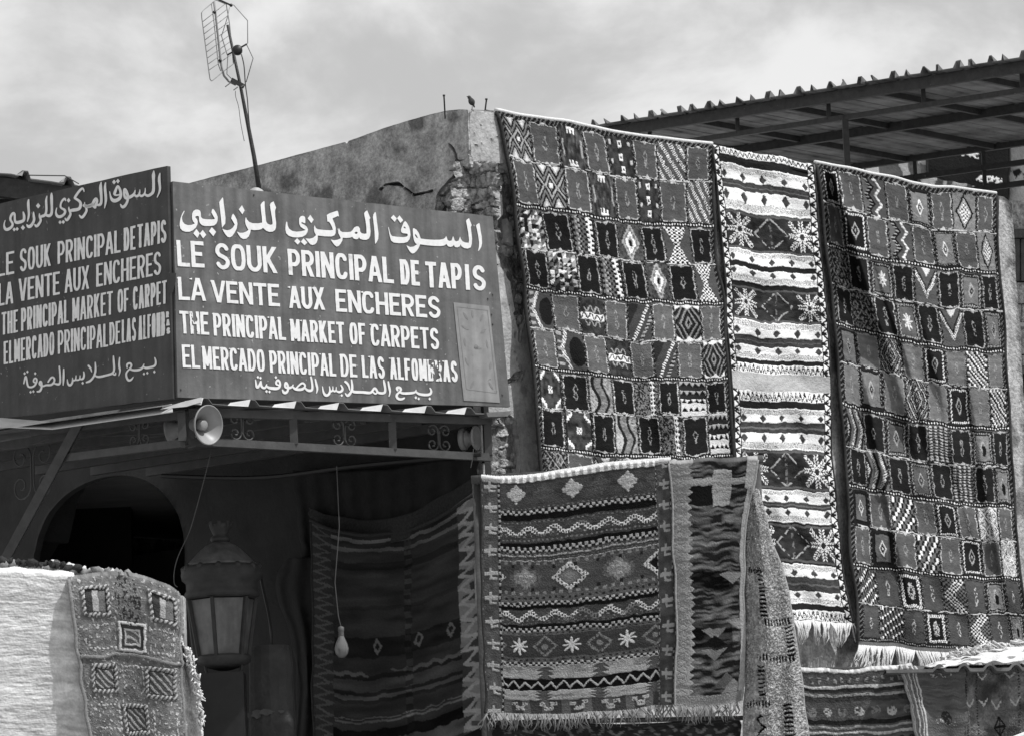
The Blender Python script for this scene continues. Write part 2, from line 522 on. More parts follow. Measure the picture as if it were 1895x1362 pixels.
# arch of the doorway under the canopy (in facade coordinates)
ax_s, az_t = to_sz(np.array([60., 175., 345.]), np.array([1060., 885., 1060.]), PL, DL)
arch_c, arch_w = (ax_s[0] + ax_s[2]) / 2, abs(ax_s[0] - ax_s[2]) / 2
arch_spring, arch_top = az_t[0], az_t[1]
def arch_sd(S, Z):
    q = np.clip(np.abs(S - arch_c) / arch_w, 0, 1.5)
    top = arch_spring + (arch_top - arch_spring) * np.sqrt(np.clip(1 - q ** 2.2, 0, 1))
    return np.maximum(np.abs(S - arch_c) - arch_w, Z - top)
wall_core('wall', PR, DR, RLEN, top_r, M['rubble'])
wall_core('wall', PL, DL, 8.5, top_l, M['dark_wall'], holes=[lambda S, Z: arch_sd(S, Z) - .25], seed=5)  # core in the same shade-dark tone, so the doorway reveal stays dark
# closing walls at the back and the terrace slab
bz = 5.6
farR = corner + DR * RLEN; farL = corner + DL * 8.5
deck = MB()
q = [corner + DR * .4 + DL * .4, corner + DR * (RLEN - .1) + DL * .4, corner + DR * (RLEN - .1) + DL * 8.3, corner + DR * .4 + DL * 8.3]
deck.prism([(p[0], p[1], bz) for p in q], (0, 0, .25))
deck.build('terrace_floor', M['deck'], bld)
bk = MB()
for a, c in ((q[1], q[2]), (q[2], q[3])):
    bk.beam((a[0], a[1], 2.8), (c[0], c[1], 2.8), .25, 5.58)
bk.build('back_wall', M['plaster'], bld)
inner = MB()
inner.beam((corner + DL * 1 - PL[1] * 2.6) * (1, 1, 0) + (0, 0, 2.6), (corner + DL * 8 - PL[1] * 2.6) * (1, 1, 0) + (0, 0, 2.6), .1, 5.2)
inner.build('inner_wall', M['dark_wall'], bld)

# plaster coats: polygons with ragged edges, cracks and real thickness
def plaster(plane, dirv, s0, s1, z0, topf, exposed, cracks, mat_, step=.03, seed=1, hole=None):
    s = np.arange(s0, s1 + step, step); z = np.arange(z0, float(np.max(topf(s))) + .1, step)
    S, Z = np.meshgrid(s, z)
    fld = np.maximum(Z - topf(S), np.maximum(s0 - S, S - s1))
    rag = .045 * fbm2(S, Z, seed, 7, 5)
    for poly in exposed:
        fld = np.maximum(fld, -(poly_sd(S, Z, poly) + rag))
    for pts, w in cracks:
        fld = np.maximum(fld, -(seg_dist(S, Z, pts) - w * (1 + .8 * fbm2(S, Z, seed + 9, 12, 3))))
    if hole is not None: fld = np.maximum(fld, -hole(S, Z))
    v, f, bb = march(fld, s, z, merge=False)
    bul = .03 * fbm2(v[:, 0], v[:, 1], seed + 4, 1.3, 4) + .006 * fbm2(v[:, 0], v[:, 1], seed + 6, 11, 4)
    P3 = from_sz(v[:, 0], v[:, 1], plane, dirv, bul); Pb = from_sz(v[:, 0], v[:, 1], plane, dirv, bul - .06)
    n = len(v)
    faces = [tuple(q) for q in f] + [(a, c, c + n, a + n) for a, c in bb]
    o = mk('plaster_coat', np.vstack([P3, Pb]), faces, mat_, bld)
    sm = np.zeros(len(faces), bool); sm[:len(f)] = True
    o.data.polygons.foreach_set('use_smooth', sm)
    return o

def szp(pts, plane, dirv):
    a = np.array(pts, float); s, z = to_sz(a[:, 0], a[:, 1], plane, dirv)
    return list(zip(s, z))
ex_r = [szp([(855, 312), (930, 307), (945, 330), (1000, 500), (962, 640), (945, 520), (922, 470), (905, 420), (855, 420)], PR, DR),
        szp([(900, 705), (968, 690), (965, 705), (945, 716), (900, 718)], PR, DR),
        szp([(900, 770), (960, 775), (968, 880), (900, 900)], PR, DR)]
ex_l = [szp([(900, 312), (846, 311), (838, 328), (818, 343), (806, 360), (795, 410), (795, 480), (900, 480)], PL, DL)]
cr_l = [(szp([(832, 268), (841, 277), (846, 290), (845, 308)], PL, DL), .010),
        (szp([(700, 352), (712, 342), (735, 340), (748, 350), (764, 361), (800, 353)], PL, DL), .011),
        (szp([(636, 250), (640, 262), (637, 274)], PL, DL), .006), (szp([(846, 300), (862, 296), (868, 284)], PL, DL), .005), (szp([(560, 300), (575, 312), (570, 326)], PL, DL), .004)]
cr_r = [(szp([(862, 272), (885, 268), (905, 258), (925, 252)], PR, DR), .005), (szp([(872, 300), (880, 285), (876, 272)], PR, DR), .003), (szp([(940, 560), (955, 590), (950, 640), (962, 680)], PR, DR), .004),
        (szp([(888, 232), (889, 234)], PR, DR), .012), (szp([(876, 246), (878, 247)], PR, DR), .008), (szp([(905, 226), (906, 228)], PR, DR), .008), (szp([(900, 290), (902, 291)], PR, DR), .010)]
plaster(PR, DR, 0, 1.1, 0, top_r, ex_r, cr_r, M['plaster_light'], step=.02, seed=21)
s1c = to_sz(np.array([1468.]), np.array([1200.]), PR, DR)[0][0]
plaster(PR, DR, 1.1, RLEN, 0, top_r, [], [], M['plaster'], step=.1, seed=23)
zsplit = at_y(np.array(345.), np.array(745.), 25.45)[2] + 1.1  # below this height the wall colour carries the canopy's shade
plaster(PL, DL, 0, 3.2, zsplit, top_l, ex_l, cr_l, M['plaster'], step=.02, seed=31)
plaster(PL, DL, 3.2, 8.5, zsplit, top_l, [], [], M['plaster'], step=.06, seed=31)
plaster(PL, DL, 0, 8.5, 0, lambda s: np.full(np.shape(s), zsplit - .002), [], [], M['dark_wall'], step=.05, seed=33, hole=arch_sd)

# rubble stones showing where the plaster has fallen
def stones(plane, dirv, polys, seed, size=.09, step=.008):
    """exposed rubble: angular faces that meet in recessed joints; every stone is a piece of its own"""
    r = np.random.default_rng(seed)
    for poly in polys:
        a = np.array(poly); lo, hi = a.min(0) - .05, a.max(0) + .05
        s_ = np.arange(lo[0], hi[0], step); z_ = np.arange(lo[1], hi[1], step)
        S, Z = np.meshgrid(s_, z_)
        nx, nz = int((hi[0] - lo[0]) / (size * 1.3)) + 3, int((hi[1] - lo[1]) / (size * .8)) + 3
        sx, sz = np.meshgrid(np.arange(nx), np.arange(nz))
        cs = (lo[0] + (sx - .5 + r.uniform(-.42, .42, sx.shape)) * size * 1.3).ravel(); cz = (lo[1] + (sz - .5 + r.uniform(-.42, .42, sx.shape)) * size * .8).ravel()
        wS = S + .018 * fbm2(S, Z, seed + 1, 14, 3); wZ = Z + .018 * fbm2(S, Z, seed + 2, 14, 3)
        d = np.hypot((wS[..., None] - cs) / 1.3, (wZ[..., None] - cz) / .85)
        o_ = np.argpartition(d, 1, axis=-1)[..., :2]
        d2 = np.take_along_axis(d, o_, -1); k = np.where(d2[..., 0] <= d2[..., 1], o_[..., 0], o_[..., 1]); f1 = d2.min(-1); f2 = d2.max(-1)
        hh = r.uniform(-.02, .025, len(cs)); gx, gz = r.normal(0, .25, len(cs)), r.normal(0, .25, len(cs))
        h = hh[k] + gx[k] * (S - cs[k]) + gz[k] * (Z - cz[k])
        h = np.where(f2 - f1 < .008, np.minimum(h, -.02) - .012, h) + .010 * fbm2(S, Z, seed + 3, 30, 3)
        P3 = from_sz(S, Z, plane, dirv, -.052 + np.clip(h, -.06, .05))
        inside = (poly_sd(S, Z, poly) < .05)[:-1, :-1].ravel()
        F_ = np.stack([q.ravel() for q in (np.arange(S.size).reshape(S.shape)[:-1, :-1], np.arange(S.size).reshape(S.shape)[:-1, 1:], np.arange(S.size).reshape(S.shape)[1:, 1:], np.arange(S.size).reshape(S.shape)[1:, :-1])], -1)
        kid = k[:-1, :-1].ravel(); v = P3.reshape(-1, 3)
        for c in np.unique(kid[inside]):
            q = F_[inside & (kid == c)]
            uq, inv = np.unique(q, return_inverse=True)
            mk('stone', v[uq], inv.reshape(q.shape), M['stone'], bld)
stones(PR, DR, ex_r, 5, size=.085)
stones(PL, DL, ex_l, 6, size=.10)
for poly in ([(903, 352), (916, 348), (929, 362), (931, 397), (921, 408), (910, 392)], [(938, 405), (948, 420), (950, 455), (940, 448)]):
    m = MB(); m.prism([on_plane(np.array(float(x)), np.array(float(y)), PR, .0) for x, y in poly], -PR[1] * .07); m.build('plaster_scrap', M['plaster_light'], bld)
# ------------------------------------------------------------------ sign boards with hand-painted lettering
def arc(cx, cy, rx, ry, a0, a1, n=12):
    return [(cx + rx * math.cos(math.radians(a0 + (a1 - a0) * i / n)), cy + ry * math.sin(math.radians(a0 + (a1 - a0) * i / n))) for i in range(n + 1)]
E_ = 1.4
def oval(a0, a1, n=22):
    p = []
    for i in range(n + 1):
        a = math.radians(a0 + (a1 - a0) * i / n)
        c, s = math.cos(a), math.sin(a)
        p.append((.5 + .5 * math.copysign(abs(c) ** .62, c), .5 + .5 * math.copysign(abs(s) ** .85, s)))
    return p
GLY = {  # centre lines in a unit box, x right, y up; ends past 0..1 are cut square at the cap line and base line
    'A': (.86, [[(-.12, -.25), (.5, 1.15)], [(1.12, -.25), (.5, 1.15)], [(.2, .27), (.8, .27)]]),
    'B': (.80, [[(0, -E_), (0, 1 + E_)], [(0, 1), (.5, 1)] , arc(.5, .76, .45, .24, 90, -90), [(0, .52), (.5, .52)], arc(.5, .26, .5, .26, 90, -90), [(0, 0), (.5, 0)]]),
    'C': (.78, [oval(38, 322)]),
    'D': (.80, [[(0, -E_), (0, 1 + E_)], [(0, 1), (.45, 1)], arc(.45, .5, .55, .5, 90, -90), [(0, 0), (.45, 0)]]),
    'E': (.68, [[(0, -E_), (0, 1 + E_)], [(0, 1), (1, 1)], [(0, .52), (.8, .52)], [(0, 0), (1, 0)]]),
    'F': (.66, [[(0, -E_), (0, 1 + E_)], [(0, 1), (1, 1)], [(0, .52), (.8, .52)]]),
    'H': (.80, [[(0, -E_), (0, 1 + E_)], [(1, -E_), (1, 1 + E_)], [(0, .5), (1, .5)]]),
    'I': (.0, [[(.5, -E_), (.5, 1 + E_)]]),
    'K': (.80, [[(0, -E_), (0, 1 + E_)], [(0, .36), (1.08, 1.2)], [(.28, .55), (1.12, -.25)]]),
    'L': (.64, [[(0, -E_), (0, 1 + E_)], [(0, 0), (1, 0)]]),
    'M': (1.02, [[(0, -E_), (0, 1 + E_)], [(1, -E_), (1, 1 + E_)], [(0, 1.1), (.5, .12)], [(1, 1.1), (.5, .12)]]),
    'N': (.82, [[(0, -E_), (0, 1 + E_)], [(1, -E_), (1, 1 + E_)], [(-.02, 1.12), (1.02, -.12)]]),
    'O': (.80, [oval(0, 360, 30)]),
    'P': (.76, [[(0, -E_), (0, 1 + E_)], [(0, 1), (.5, 1)], arc(.5, .7, .5, .3, 90, -90), [(0, .4), (.5, .4)]]),
    'R': (.80, [[(0, -E_), (0, 1 + E_)], [(0, 1), (.5, 1)], arc(.5, .73, .48, .27, 90, -90), [(0, .46), (.5, .46)], [(.45, .46), (1.05, -.25)]]),
    'S': (.76, [arc(.5, .74, .48, .26, 25, 180) + [(.04, .66), (.2, .55), (.5, .49), (.8, .42), (.98, .32)] + arc(.5, .26, .5, .26, 0, -155)]),
    'T': (.80, [[(-.02, 1), (1.02, 1)], [(.5, -E_), (.5, 1)]]),
    'U': (.80, [[(0, 1 + E_), (0, .3)] + arc(.5, .3, .5, .3, 180, 360) + [(1, .3), (1, 1 + E_)]]),
    'V': (.84, [[(-.12, 1.25), (.5, -.15)], [(1.12, 1.25), (.5, -.15)]]),
    'X': (.84, [[(-.08, 1.15), (1.08, -.15)], [(1.08, 1.15), (-.08, -.15)]]),
}
SPUR = set('LAVNUXPRMCHBDK')   # letters that get a little brush spur at the top left in the spurred hand

def word_field(X, Y, text, W, H, hw, hh, gap, spur):
    """signed field of one word laid out in a W x H pixel box (y up from the base line)"""
    fld = np.full(X.shape, 1e3)
    adv = [GLY[c][0] for c in text]
    nat = sum(adv) * H * .52 + len(text) * 2 * hw + (len(text) - 1) * gap
    k = (W - len(text) * 2 * hw - (len(text) - 1) * gap) / max(1e-6, sum(adv))
    x = 0.0
    for c in text:
        a, strokes = GLY[c]
        w = a * k
        x0 = x + hw; y0 = hh; hgt = H - 2 * hh
        d = np.full(X.shape, 1e3)
        for st in strokes:
            for (ax, ay), (bx, by) in zip(st[:-1], st[1:]):
                AX, BX = x0 + ax * w, x0 + bx * w; AY, BY = y0 + ay * hgt, y0 + by * hgt
                if a == 0: AX = BX = x0
                if abs(AX - BX) < 1e-6 or abs(AY - BY) < 1e-6:
                    cx, cy = (AX + BX) / 2, (AY + BY) / 2
                    ex = abs(AX - BX) / 2 + (hw if abs(AX - BX) < 1e-6 else hw * .85); ey = abs(AY - BY) / 2 + hh
                    dd = np.maximum(np.abs(X - cx) - ex, np.abs(Y - cy) - ey)
                else:
                    vx, vy = BX - AX, BY - AY
                    t = np.clip(((X - AX) * vx + (Y - AY) * vy) / (vx * vx + vy * vy), 0, 1)
                    dd = np.hypot(X - AX - t * vx, Y - AY - t * vy) - (hw * .96)
                d = np.minimum(d, dd)
        if spur and c in SPUR:
            d = np.minimum(d, np.maximum(np.abs(X - (x0 - hw * .75)) - hw * .75, np.abs(Y - (H - hh * .7)) - hh * .6 + (x0 - X).clip(0) * .3))
        d = np.maximum(d, np.maximum(-Y, Y - H))
        fld = np.minimum(fld, d)
        x += w + 2 * hw + gap
    return fld

def word(parent, plane, text, xl, xr, bl, br, tl_, tr_, stem, spur=False, worn=None, name='lettering', seed=0, lean=0.0):
    W = math.hypot(xr - xl, br - bl); H = ((bl - tl_) + (br - tr_)) / 2
    st = .55
    xs = np.arange(-4, W + 4 + st, st); ys = np.arange(-2, H + 2 + st, st)
    X, Y = np.meshgrid(xs, ys)
    hw = stem / 2; hh = stem * .46
    gap = max(1.2, stem * .32)
    Fd = word_field(X, Y, text, W, H, hw, hh, gap, spur)
    Fd = Fd + .35 * fbm2(X, Y, 50 + seed, .16, 3)
    if worn:
        for (a, b_, amt) in worn:
            zone = np.clip(1 - np.abs(X / W - (a + b_) / 2) / ((b_ - a) / 2), 0, 1) ** .3
            Fd = np.maximum(Fd, (fbm2(X, Y * .5, 77, .22, 4) + amt) * 6 * zone - (1 - zone) * 9)
    v, f, _ = march(Fd, xs, ys)
    t = v[:, 0] / W; q = v[:, 1] / H
    px = xl + (xr - xl) * t + lean * q * -H
    py = (bl + (br - bl) * t) * (1 - q) + (tl_ + (tr_ - tl_) * t) * q
    return on_plane(px, py, plane, .022), f

def paint_line(parent, plane, words, stem, spur=False, label=None, seed=0, lean=.0):
    """a painted line; every word is a part"""
    for i, w in enumerate(words):
        v, f = word(parent, plane, *w[:7], stem, spur=spur, worn=w[7] if len(w) > 7 else None, seed=seed + i, lean=lean)
        mk('painted_word', v, f, M['white_paint'], parent)['label'] = 'white painted word ' + w[0]

def glyph_polys(parent, plane, items, label):
    """outlines traced as (origin x, origin y, scale, [polygons]); a polygon is a list of points, holes follow in a tuple"""
    for ox, oy, sc, polys in items:
        V_, F_ = [], []
        for po in polys:
            rings = list(po) if isinstance(po, tuple) else [po]
            pts = [[Vector((ox + x / sc, -(oy + y / sc), 0)) for x, y in r_] for r_ in rings]
            flat = [p for r_ in pts for p in r_]
            tris = tessellate_polygon(pts)
            arr = np.array([(p.x, -p.y) for p in flat])
            P3 = on_plane(arr[:, 0], arr[:, 1], plane, .022)
            b = len(V_); V_.extend(P3.tolist()); F_.extend([tuple(k + b for k in t) for t in tris])
        mk('painted_word', V_, F_, M['white_paint'], parent)['label'] = label

def brush(parent, plane, ox, oy, sc, strokes, dots, hw, label, st=.45):
    """brush strokes: polylines of (x, y[, half width]) and dots (x, y[, r]) in traced units"""
    S_ = []
    for s in strokes:
        S_.append([(ox + p[0] / sc, oy + p[1] / sc, (p[2] if len(p) > 2 else hw) / sc) for p in s])
    D_ = [(ox + d[0] / sc, oy + d[1] / sc, (d[2] if len(d) > 2 else hw * 1.3) / sc) for d in dots]
    allp = [p for s in S_ for p in s] + D_
    x0, x1 = min(p[0] for p in allp) - 5, max(p[0] for p in allp) + 5
    y0, y1 = min(p[1] for p in allp) - 5, max(p[1] for p in allp) + 5
    xs = np.arange(x0, x1, st); ys = np.arange(y0, y1, st); X, Y = np.meshgrid(xs, ys)
    Fd = np.full(X.shape, 50.0)
    for s in S_:
        a = np.array(s)
        if len(a) > 2:   # smooth the stroke
            k = np.arange(len(a)); a = spline(k, a, np.linspace(0, len(a) - 1, (len(a) - 1) * 4 + 1))
        for p, q in zip(a[:-1], a[1:]):
            vx, vy = q[0] - p[0], q[1] - p[1]
            t = np.clip(((X - p[0]) * vx + (Y - p[1]) * vy) / (vx * vx + vy * vy + 1e-9), 0, 1)
            Fd = np.minimum(Fd, np.hypot(X - p[0] - t * vx, Y - p[1] - t * vy) - np.maximum(.35, p[2] + (q[2] - p[2]) * t))
    for x, y, r_ in D_:
        Fd = np.minimum(Fd, (np.abs(X - x) * 1.05 + np.abs(Y - y) * .85) - r_)
    v, f, _ = march(Fd, xs, ys)
    return on_plane(v[:, 0], v[:, 1], plane, .022), f

def brush_line(parent, plane, parts, label):
    for p in parts:
        v, f = brush(parent, plane, *p, label)
        mk('painted_word', v, f, M['white_paint'], parent)['label'] = label

def board(name, label, plane, cor, mat_):
    P3 = [on_plane(np.array(x), np.array(y), plane) for x, y in cor]
    base = (P3[2] + P3[3]) / 2
    t = thing(name, label, 'sign', base)
    b_ = MB(); n = plane[1]
    # panel cut to a slightly uneven outline
    pts = []
    for a, c in zip(P3, P3[1:] + P3[:1]):
        for k in range(14):
            pts.append(a + (c - a) * k / 14 + np.array([0, 0, random.uniform(-.002, .002)]))
    b_.prism([p + n * .018 for p in pts], -n * .03)
    b_.build('panel', mat_, t)
    return t, P3

# right board
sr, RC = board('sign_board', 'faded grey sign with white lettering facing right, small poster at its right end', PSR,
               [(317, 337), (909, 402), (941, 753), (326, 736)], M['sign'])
Zs = 9.475
z1 = [[(195,290),(205,300),(160,395),(160,430),(170,480),(205,525),(265,545),(330,540),(385,515),(355,480),(338,440),(335,390),(338,340),(360,295),(400,272),(440,272),(475,290),(488,330),(492,400),(520,430),(570,440),(680,445),(725,440),(735,430),(690,350),(675,320),(685,275),(700,258),(725,280),(765,345),(785,400),(782,470),(760,520),(720,550),(650,560),(560,560),(510,545),(475,510),(460,470),(458,420),(455,390),(430,382),(400,390),(390,405),(420,440),(435,480),(430,530),(400,590),(350,635),(290,660),(220,660),(165,640),(130,600),(118,550),(122,490),(135,420),(160,350)],
      [(412,612),(470,690),(430,768),(358,688)], [(522,628),(585,712),(530,778),(472,690)], [(682,580),(758,662),(708,738),(632,650)],
      [(868,58),(880,68),(895,200),(912,330),(922,420),(918,515),(860,592),(852,500),(835,350),(820,230),(812,140)],
      [(1055,342),(1085,380),(1120,450),(1132,520),(1120,600),(1080,680),(1040,735),(1000,758),(960,750),(920,705),(885,650),(866,605),(905,625),(950,635),(1000,625),(1050,590),(1085,535),(1060,490),(1022,425),(1035,375)],
      [(1210,195),(1258,285),(1218,355),(1155,268)],
      [(1280,402),(1300,450),(1340,490),(1400,512),(1500,512),(1565,500),(1560,400),(1545,300),(1537,190),(1560,150),(1598,122),(1608,135),(1608,200),(1620,350),(1635,480),(1660,520),(1710,540),(1745,532),(1748,500),(1735,400),(1715,290),(1700,190),(1715,155),(1765,128),(1785,180),(1808,235),(1790,290),(1795,400),(1810,500),(1808,580),(1790,630),(1750,658),(1690,662),(1640,645),(1600,610),(1580,590),(1550,615),(1500,628),(1420,632),(1365,622),(1355,680),(1330,740),(1290,780),(1235,788),(1190,765),(1150,710),(1122,655),(1170,678),(1230,678),(1290,655),(1325,628),(1300,585),(1275,530),(1265,480),(1270,430)]]
z2 = [[(192,385),(205,400),(210,450),(235,510),(290,550),(370,565),(460,555),(530,535),(490,515),(440,480),(415,430),(412,380),(415,330),(440,295),(480,285),(515,305),(522,350),(520,415),(500,415),(475,400),(455,400),(450,415),(500,440),(545,475),(568,520),(560,570),(530,620),(470,655),(390,665),(300,660),(230,635),(185,590),(172,530),(175,460),(182,410)],
      [(378,678),(435,738),(388,790),(328,730)], [(490,682),(558,755),(508,803),(442,740)], [(608,268),(668,355),(628,415),(562,332)],
      [(685,452),(705,500),(740,522),(850,535),(960,540),(1005,532),(990,480),(960,420),(935,390),(910,388),(897,272),(950,240),(1080,197),(1095,210),(1112,298),(1090,290),(1000,330),(1000,345),(1035,420),(1055,500),(1052,590),(1030,630),(980,648),(860,645),(740,632),(738,700),(720,755),(690,785),(650,798),(610,785),(565,735),(525,682),(600,688),(660,670),(710,625),(690,590),(675,550),(672,490)],
      ([(1110,500),(1135,550),(1170,570),(1260,572),(1320,565),(1350,535),(1380,490),(1420,470),(1455,475),(1478,510),(1482,560),(1510,592),(1560,603),(1595,595),(1592,500),(1578,380),(1560,290),(1552,240),(1575,210),(1608,192),(1622,230),(1662,325),(1645,350),(1655,450),(1665,560),(1658,640),(1635,685),(1590,708),(1530,705),(1480,690),(1465,660),(1445,690),(1415,698),(1370,685),(1345,655),(1310,668),(1240,675),(1178,670),(1170,720),(1140,775),(1105,815),(1070,825),(1030,795),(990,740),(968,702),(1030,715),(1090,705),(1145,680),(1120,630),(1100,590),(1098,540)],
       [(1385,580),(1400,605),(1430,600),(1440,575),(1410,565)]),
      [(1745,218),(1758,230),(1770,330),(1790,480),(1805,600),(1800,690),(1775,745),(1745,780),(1740,700),(1735,560),(1720,430),(1706,310),(1715,260)]]
z3 = [[(268,175),(325,238),(288,300),(220,225)], [(372,183),(437,268),(390,318),(330,235)],
      ([(182,385),(195,440),(215,510),(240,545),(330,560),(440,565),(500,555),(520,530),(510,505),(470,500),(425,495),(400,470),(398,430),(420,370),(445,310),(470,283),(500,310),(540,380),(558,450),(565,530),(550,600),(510,650),(450,668),(360,670),(270,660),(225,625),(205,560),(190,490),(175,400)],
       [(445,380),(445,400),(465,412),(490,410),(465,382)]),
      ([(625,408),(670,435),(710,490),(735,560),(745,590),(850,605),(980,612),(1080,610),(1140,600),(1175,575),(1190,545),(1205,580),(1215,615),(1245,632),(1285,625),(1300,580),(1312,545),(1325,580),(1340,625),(1370,640),(1410,625),(1425,580),(1435,553),(1450,600),(1480,640),(1530,660),(1585,665),(1592,620),(1580,500),(1560,390),(1540,280),(1555,255),(1592,233),(1610,280),(1638,355),(1622,390),(1632,480),(1645,590),(1640,680),(1620,745),(1570,765),(1510,758),(1460,725),(1445,690),(1430,725),(1390,745),(1345,738),(1325,700),(1305,725),(1265,738),(1225,725),(1195,685),(1160,710),(1100,722),(980,718),(830,705),(735,690),(710,750),(670,810),(630,845),(595,852),(560,825),(520,765),(495,708),(560,738),(620,730),(680,690),(650,670),(625,620),(610,530),(605,450),(608,415)],
       [(640,505),(645,535),(670,575),(700,585),(670,530)]),
      [(1770,318),(1780,340),(1795,450),(1815,560),(1820,670),(1805,740),(1775,790),(1745,815),(1765,740),(1768,650),(1750,530),(1728,420),(1716,365),(1730,340)]]
glyph_polys(sr, PSR, [(320, 360, Zs, z1), (510, 370, Zs, z2), (700, 380, Zs, z3)], 'large white Arabic heading word on the grey sign')
paint_line(sr, PSR, [('LE', 329, 379.5, 493.2, 496, 444.6, 448), ('SOUK', 400, 515, 498, 506.7, 450, 458.3), ('PRINCIPAL', 534.5, 730, 509, 525.2, 461, 477.4),
                     ('DE', 742, 778, 526.7, 529.5, 480.3, 482.8), ('TAP', 789, 856.5, 532.3, 535, 484.5, 488.5), ('I', 862.5, 871.5, 536.8, 537.4, 489.5, 490.5), ('S', 876, 900, 537.5, 538.5, 491, 492.4)],
           7.6, label='white block capitals LE SOUK PRINCIPAL DE TAPIS on the grey sign', seed=1, lean=.06)
paint_line(sr, PSR, [('LA', 331, 381, 555.3, 557.5, 513, 516), ('VENTE', 393, 519, 559.4, 567.8, 519, 526.7), ('AUX', 536, 601.5, 570.5, 573.8, 529.8, 532.6),
                     ('ENCHERES', 622.3, 816, 576.9, 589.7, 535.4, 549.5)], 6.6, spur=True, label='white spurred capitals LA VENTE AUX ENCHERES', seed=11, lean=.06)
paint_line(sr, PSR, [('THE', 334, 388, 617, 620.2, 575.6, 578.2, [(.3, .72, .12)]), ('PRINCIPAL', 396, 530, 621.4, 630, 579.6, 587.8), ('MARKET', 539, 638.6, 631.3, 636.4, 590.7, 596.6),
                     ('OF', 648, 677.8, 637.3, 638.4, 597.4, 598.7), ('CARPETS', 687, 813.5, 640, 647.5, 599.3, 608)], 5.7, spur=True, label='white spurred capitals THE PRINCIPAL MARKET OF CARPETS', seed=21, lean=.06)
paint_line(sr, PSR, [('EL', 338.5, 371, 680, 681.5, 637.7, 639), ('MERCADO', 376, 491, 681.9, 688, 640.6, 647.4), ('PRINCIPAL', 500, 623, 689.4, 696.4, 649, 655.2),
                     ('DE', 631, 662, 696.8, 698, 655.4, 657), ('LAS', 671, 713, 698.7, 700.4, 657.6, 660.6), ('ALFOMBRAS', 722.5, 847.8, 701.6, 707, 661.5, 668.3, [(.52, .84, .16)])],
           5.2, spur=True, label='white spurred capitals EL MERCADO PRINCIPAL DE LAS ALFOMBRAS, partly rubbed off', seed=31, lean=.06)
A2 = 10.528
brush_line(sr, PSR, [
    (460, 680, A2, [[(135,240,10),(148,330,20),(168,385,24),(205,350,22),(235,275,16)], [(238,270,16),(248,350,22),(280,392,22),(325,390,20),(352,330,12)],
                    [(352,360,14),(400,392,26),(480,405,30),(560,405,28),(605,370,22),(612,300,20),(575,245,20),(540,280,20),(545,325,18),(600,345,14)],
                    [(660,435,12),(690,485,26),(740,480,24),(770,420,20),(760,340,22),(725,295,20),(708,350,20),(735,390,22),(800,395,24),(850,370,18),(868,335,10)],
                    [(868,380,16),(910,415,24),(1000,428,26),(1070,405,24),(1100,350,18),(1060,305,20),(1000,330,18),(925,405,14)],
                    [(1105,400,16),(1150,440,24),(1205,448,26),(1242,410,22),(1235,290,20),(1215,185,16)], [(1300,230,14),(1325,340,22),(1340,420,18),(1322,495,8)],
                    [(1440,370,8),(1458,470,18),(1500,535,26),(1555,525,24),(1585,460,20),(1575,370,10)], [(1585,440,16),(1615,462,18),(1640,430,14),(1642,370,8)],
                    [(1642,440,16),(1680,462,18),(1705,430,12),(1708,380,8)], [(1705,445,16),(1750,472,20),(1805,462,24),(1832,410,20),(1800,345,14)]],
     [(182,188,26), (232,203,26), (532,192,28), (350,462,28), (408,470,26), (1815,540,26)], 22),
    (630, 680, A2, [[(95,275,22),(135,310,22),(165,365,18),(180,435,10)], [(215,240,14),(228,340,22),(225,430,24),(190,500,24),(140,545,24),(95,500,10)],
                    [(225,430,20),(270,472,26),(420,478,26),(550,490,26),(615,465,22),(660,405,22),(700,430,22),(730,480,22),(800,498,24),(862,480,24),(870,400,22),(855,310,22),(842,245,12)],
                    [(640,480,14),(680,508,18),(715,485,14)], [(932,275,14),(950,380,22),(965,470,18),(945,560,8)],
                    [(1112,440,20),(1102,398,24),(1145,390,26),(1178,425,22),(1150,475,20),(1105,520,22),(1098,570,24),(1140,610,24),(1200,612,22),(1245,590,14)],
                    [(1160,470,18),(1230,500,24),(1400,492,24),(1460,470,16),(1475,435,8)], [(1475,470,16),(1540,515,24),(1680,530,26),(1755,505,24),(1768,450,20),(1745,400,12)]],
     [(1470,583,28), (1525,607,26), (1740,607,28)], 22)], 'small white Arabic line along the bottom of the grey sign')
# faded carpet poster glued on the right board
po = [on_plane(np.array(x), np.array(y), PSR, .021) for x, y in ((839, 560), (905, 567), (925, 745), (858, 741))]
b_ = MB(); b_.prism([p + PSR[1] * .0015 for p in po], -PSR[1] * .002); pst = b_.build('poster', M['poster'], sr)
pst['label'] = 'faded sheet with floral carpet border glued to the grey sign'
b_ = MB()
def pq(u, v): return (po[0] * (1 - u) + po[1] * u) * (1 - v) + (po[3] * (1 - u) + po[2] * u) * v + PSR[1] * .003
def leaf(u, v, a, L_, w_):
    ca, sa = math.cos(a), math.sin(a)
    k = [(-1, 0), (-.4, .8), (.4, .8), (1, 0), (.4, -.8), (-.4, -.8)]
    b_.add([pq(u + (x * ca * L_ - y * sa * w_), v + (x * sa * L_ + y * ca * w_) * .42) for x, y in k], [(0, 1, 2, 3, 4, 5)])
for u, v, a in ((.3, .13, 1.0), (.75, .13, 2.1), (.5, .1, 1.57), (.28, .83, -1.0), (.8, .83, -2.1), (.55, .45, 0), (.2, .4, 1.5), (.82, .4, 1.5), (.25, .25, .4), (.75, .27, 2.6), (.2, .6, 1.2), (.85, .62, 1.8)):
    leaf(u, v, a, .11, .035)
b_.add([pq(.5 + .06 * math.cos(k), .44 + .025 * math.sin(k)) for k in np.linspace(0, 2 * math.pi, 10)[:-1]], [tuple(range(9))])
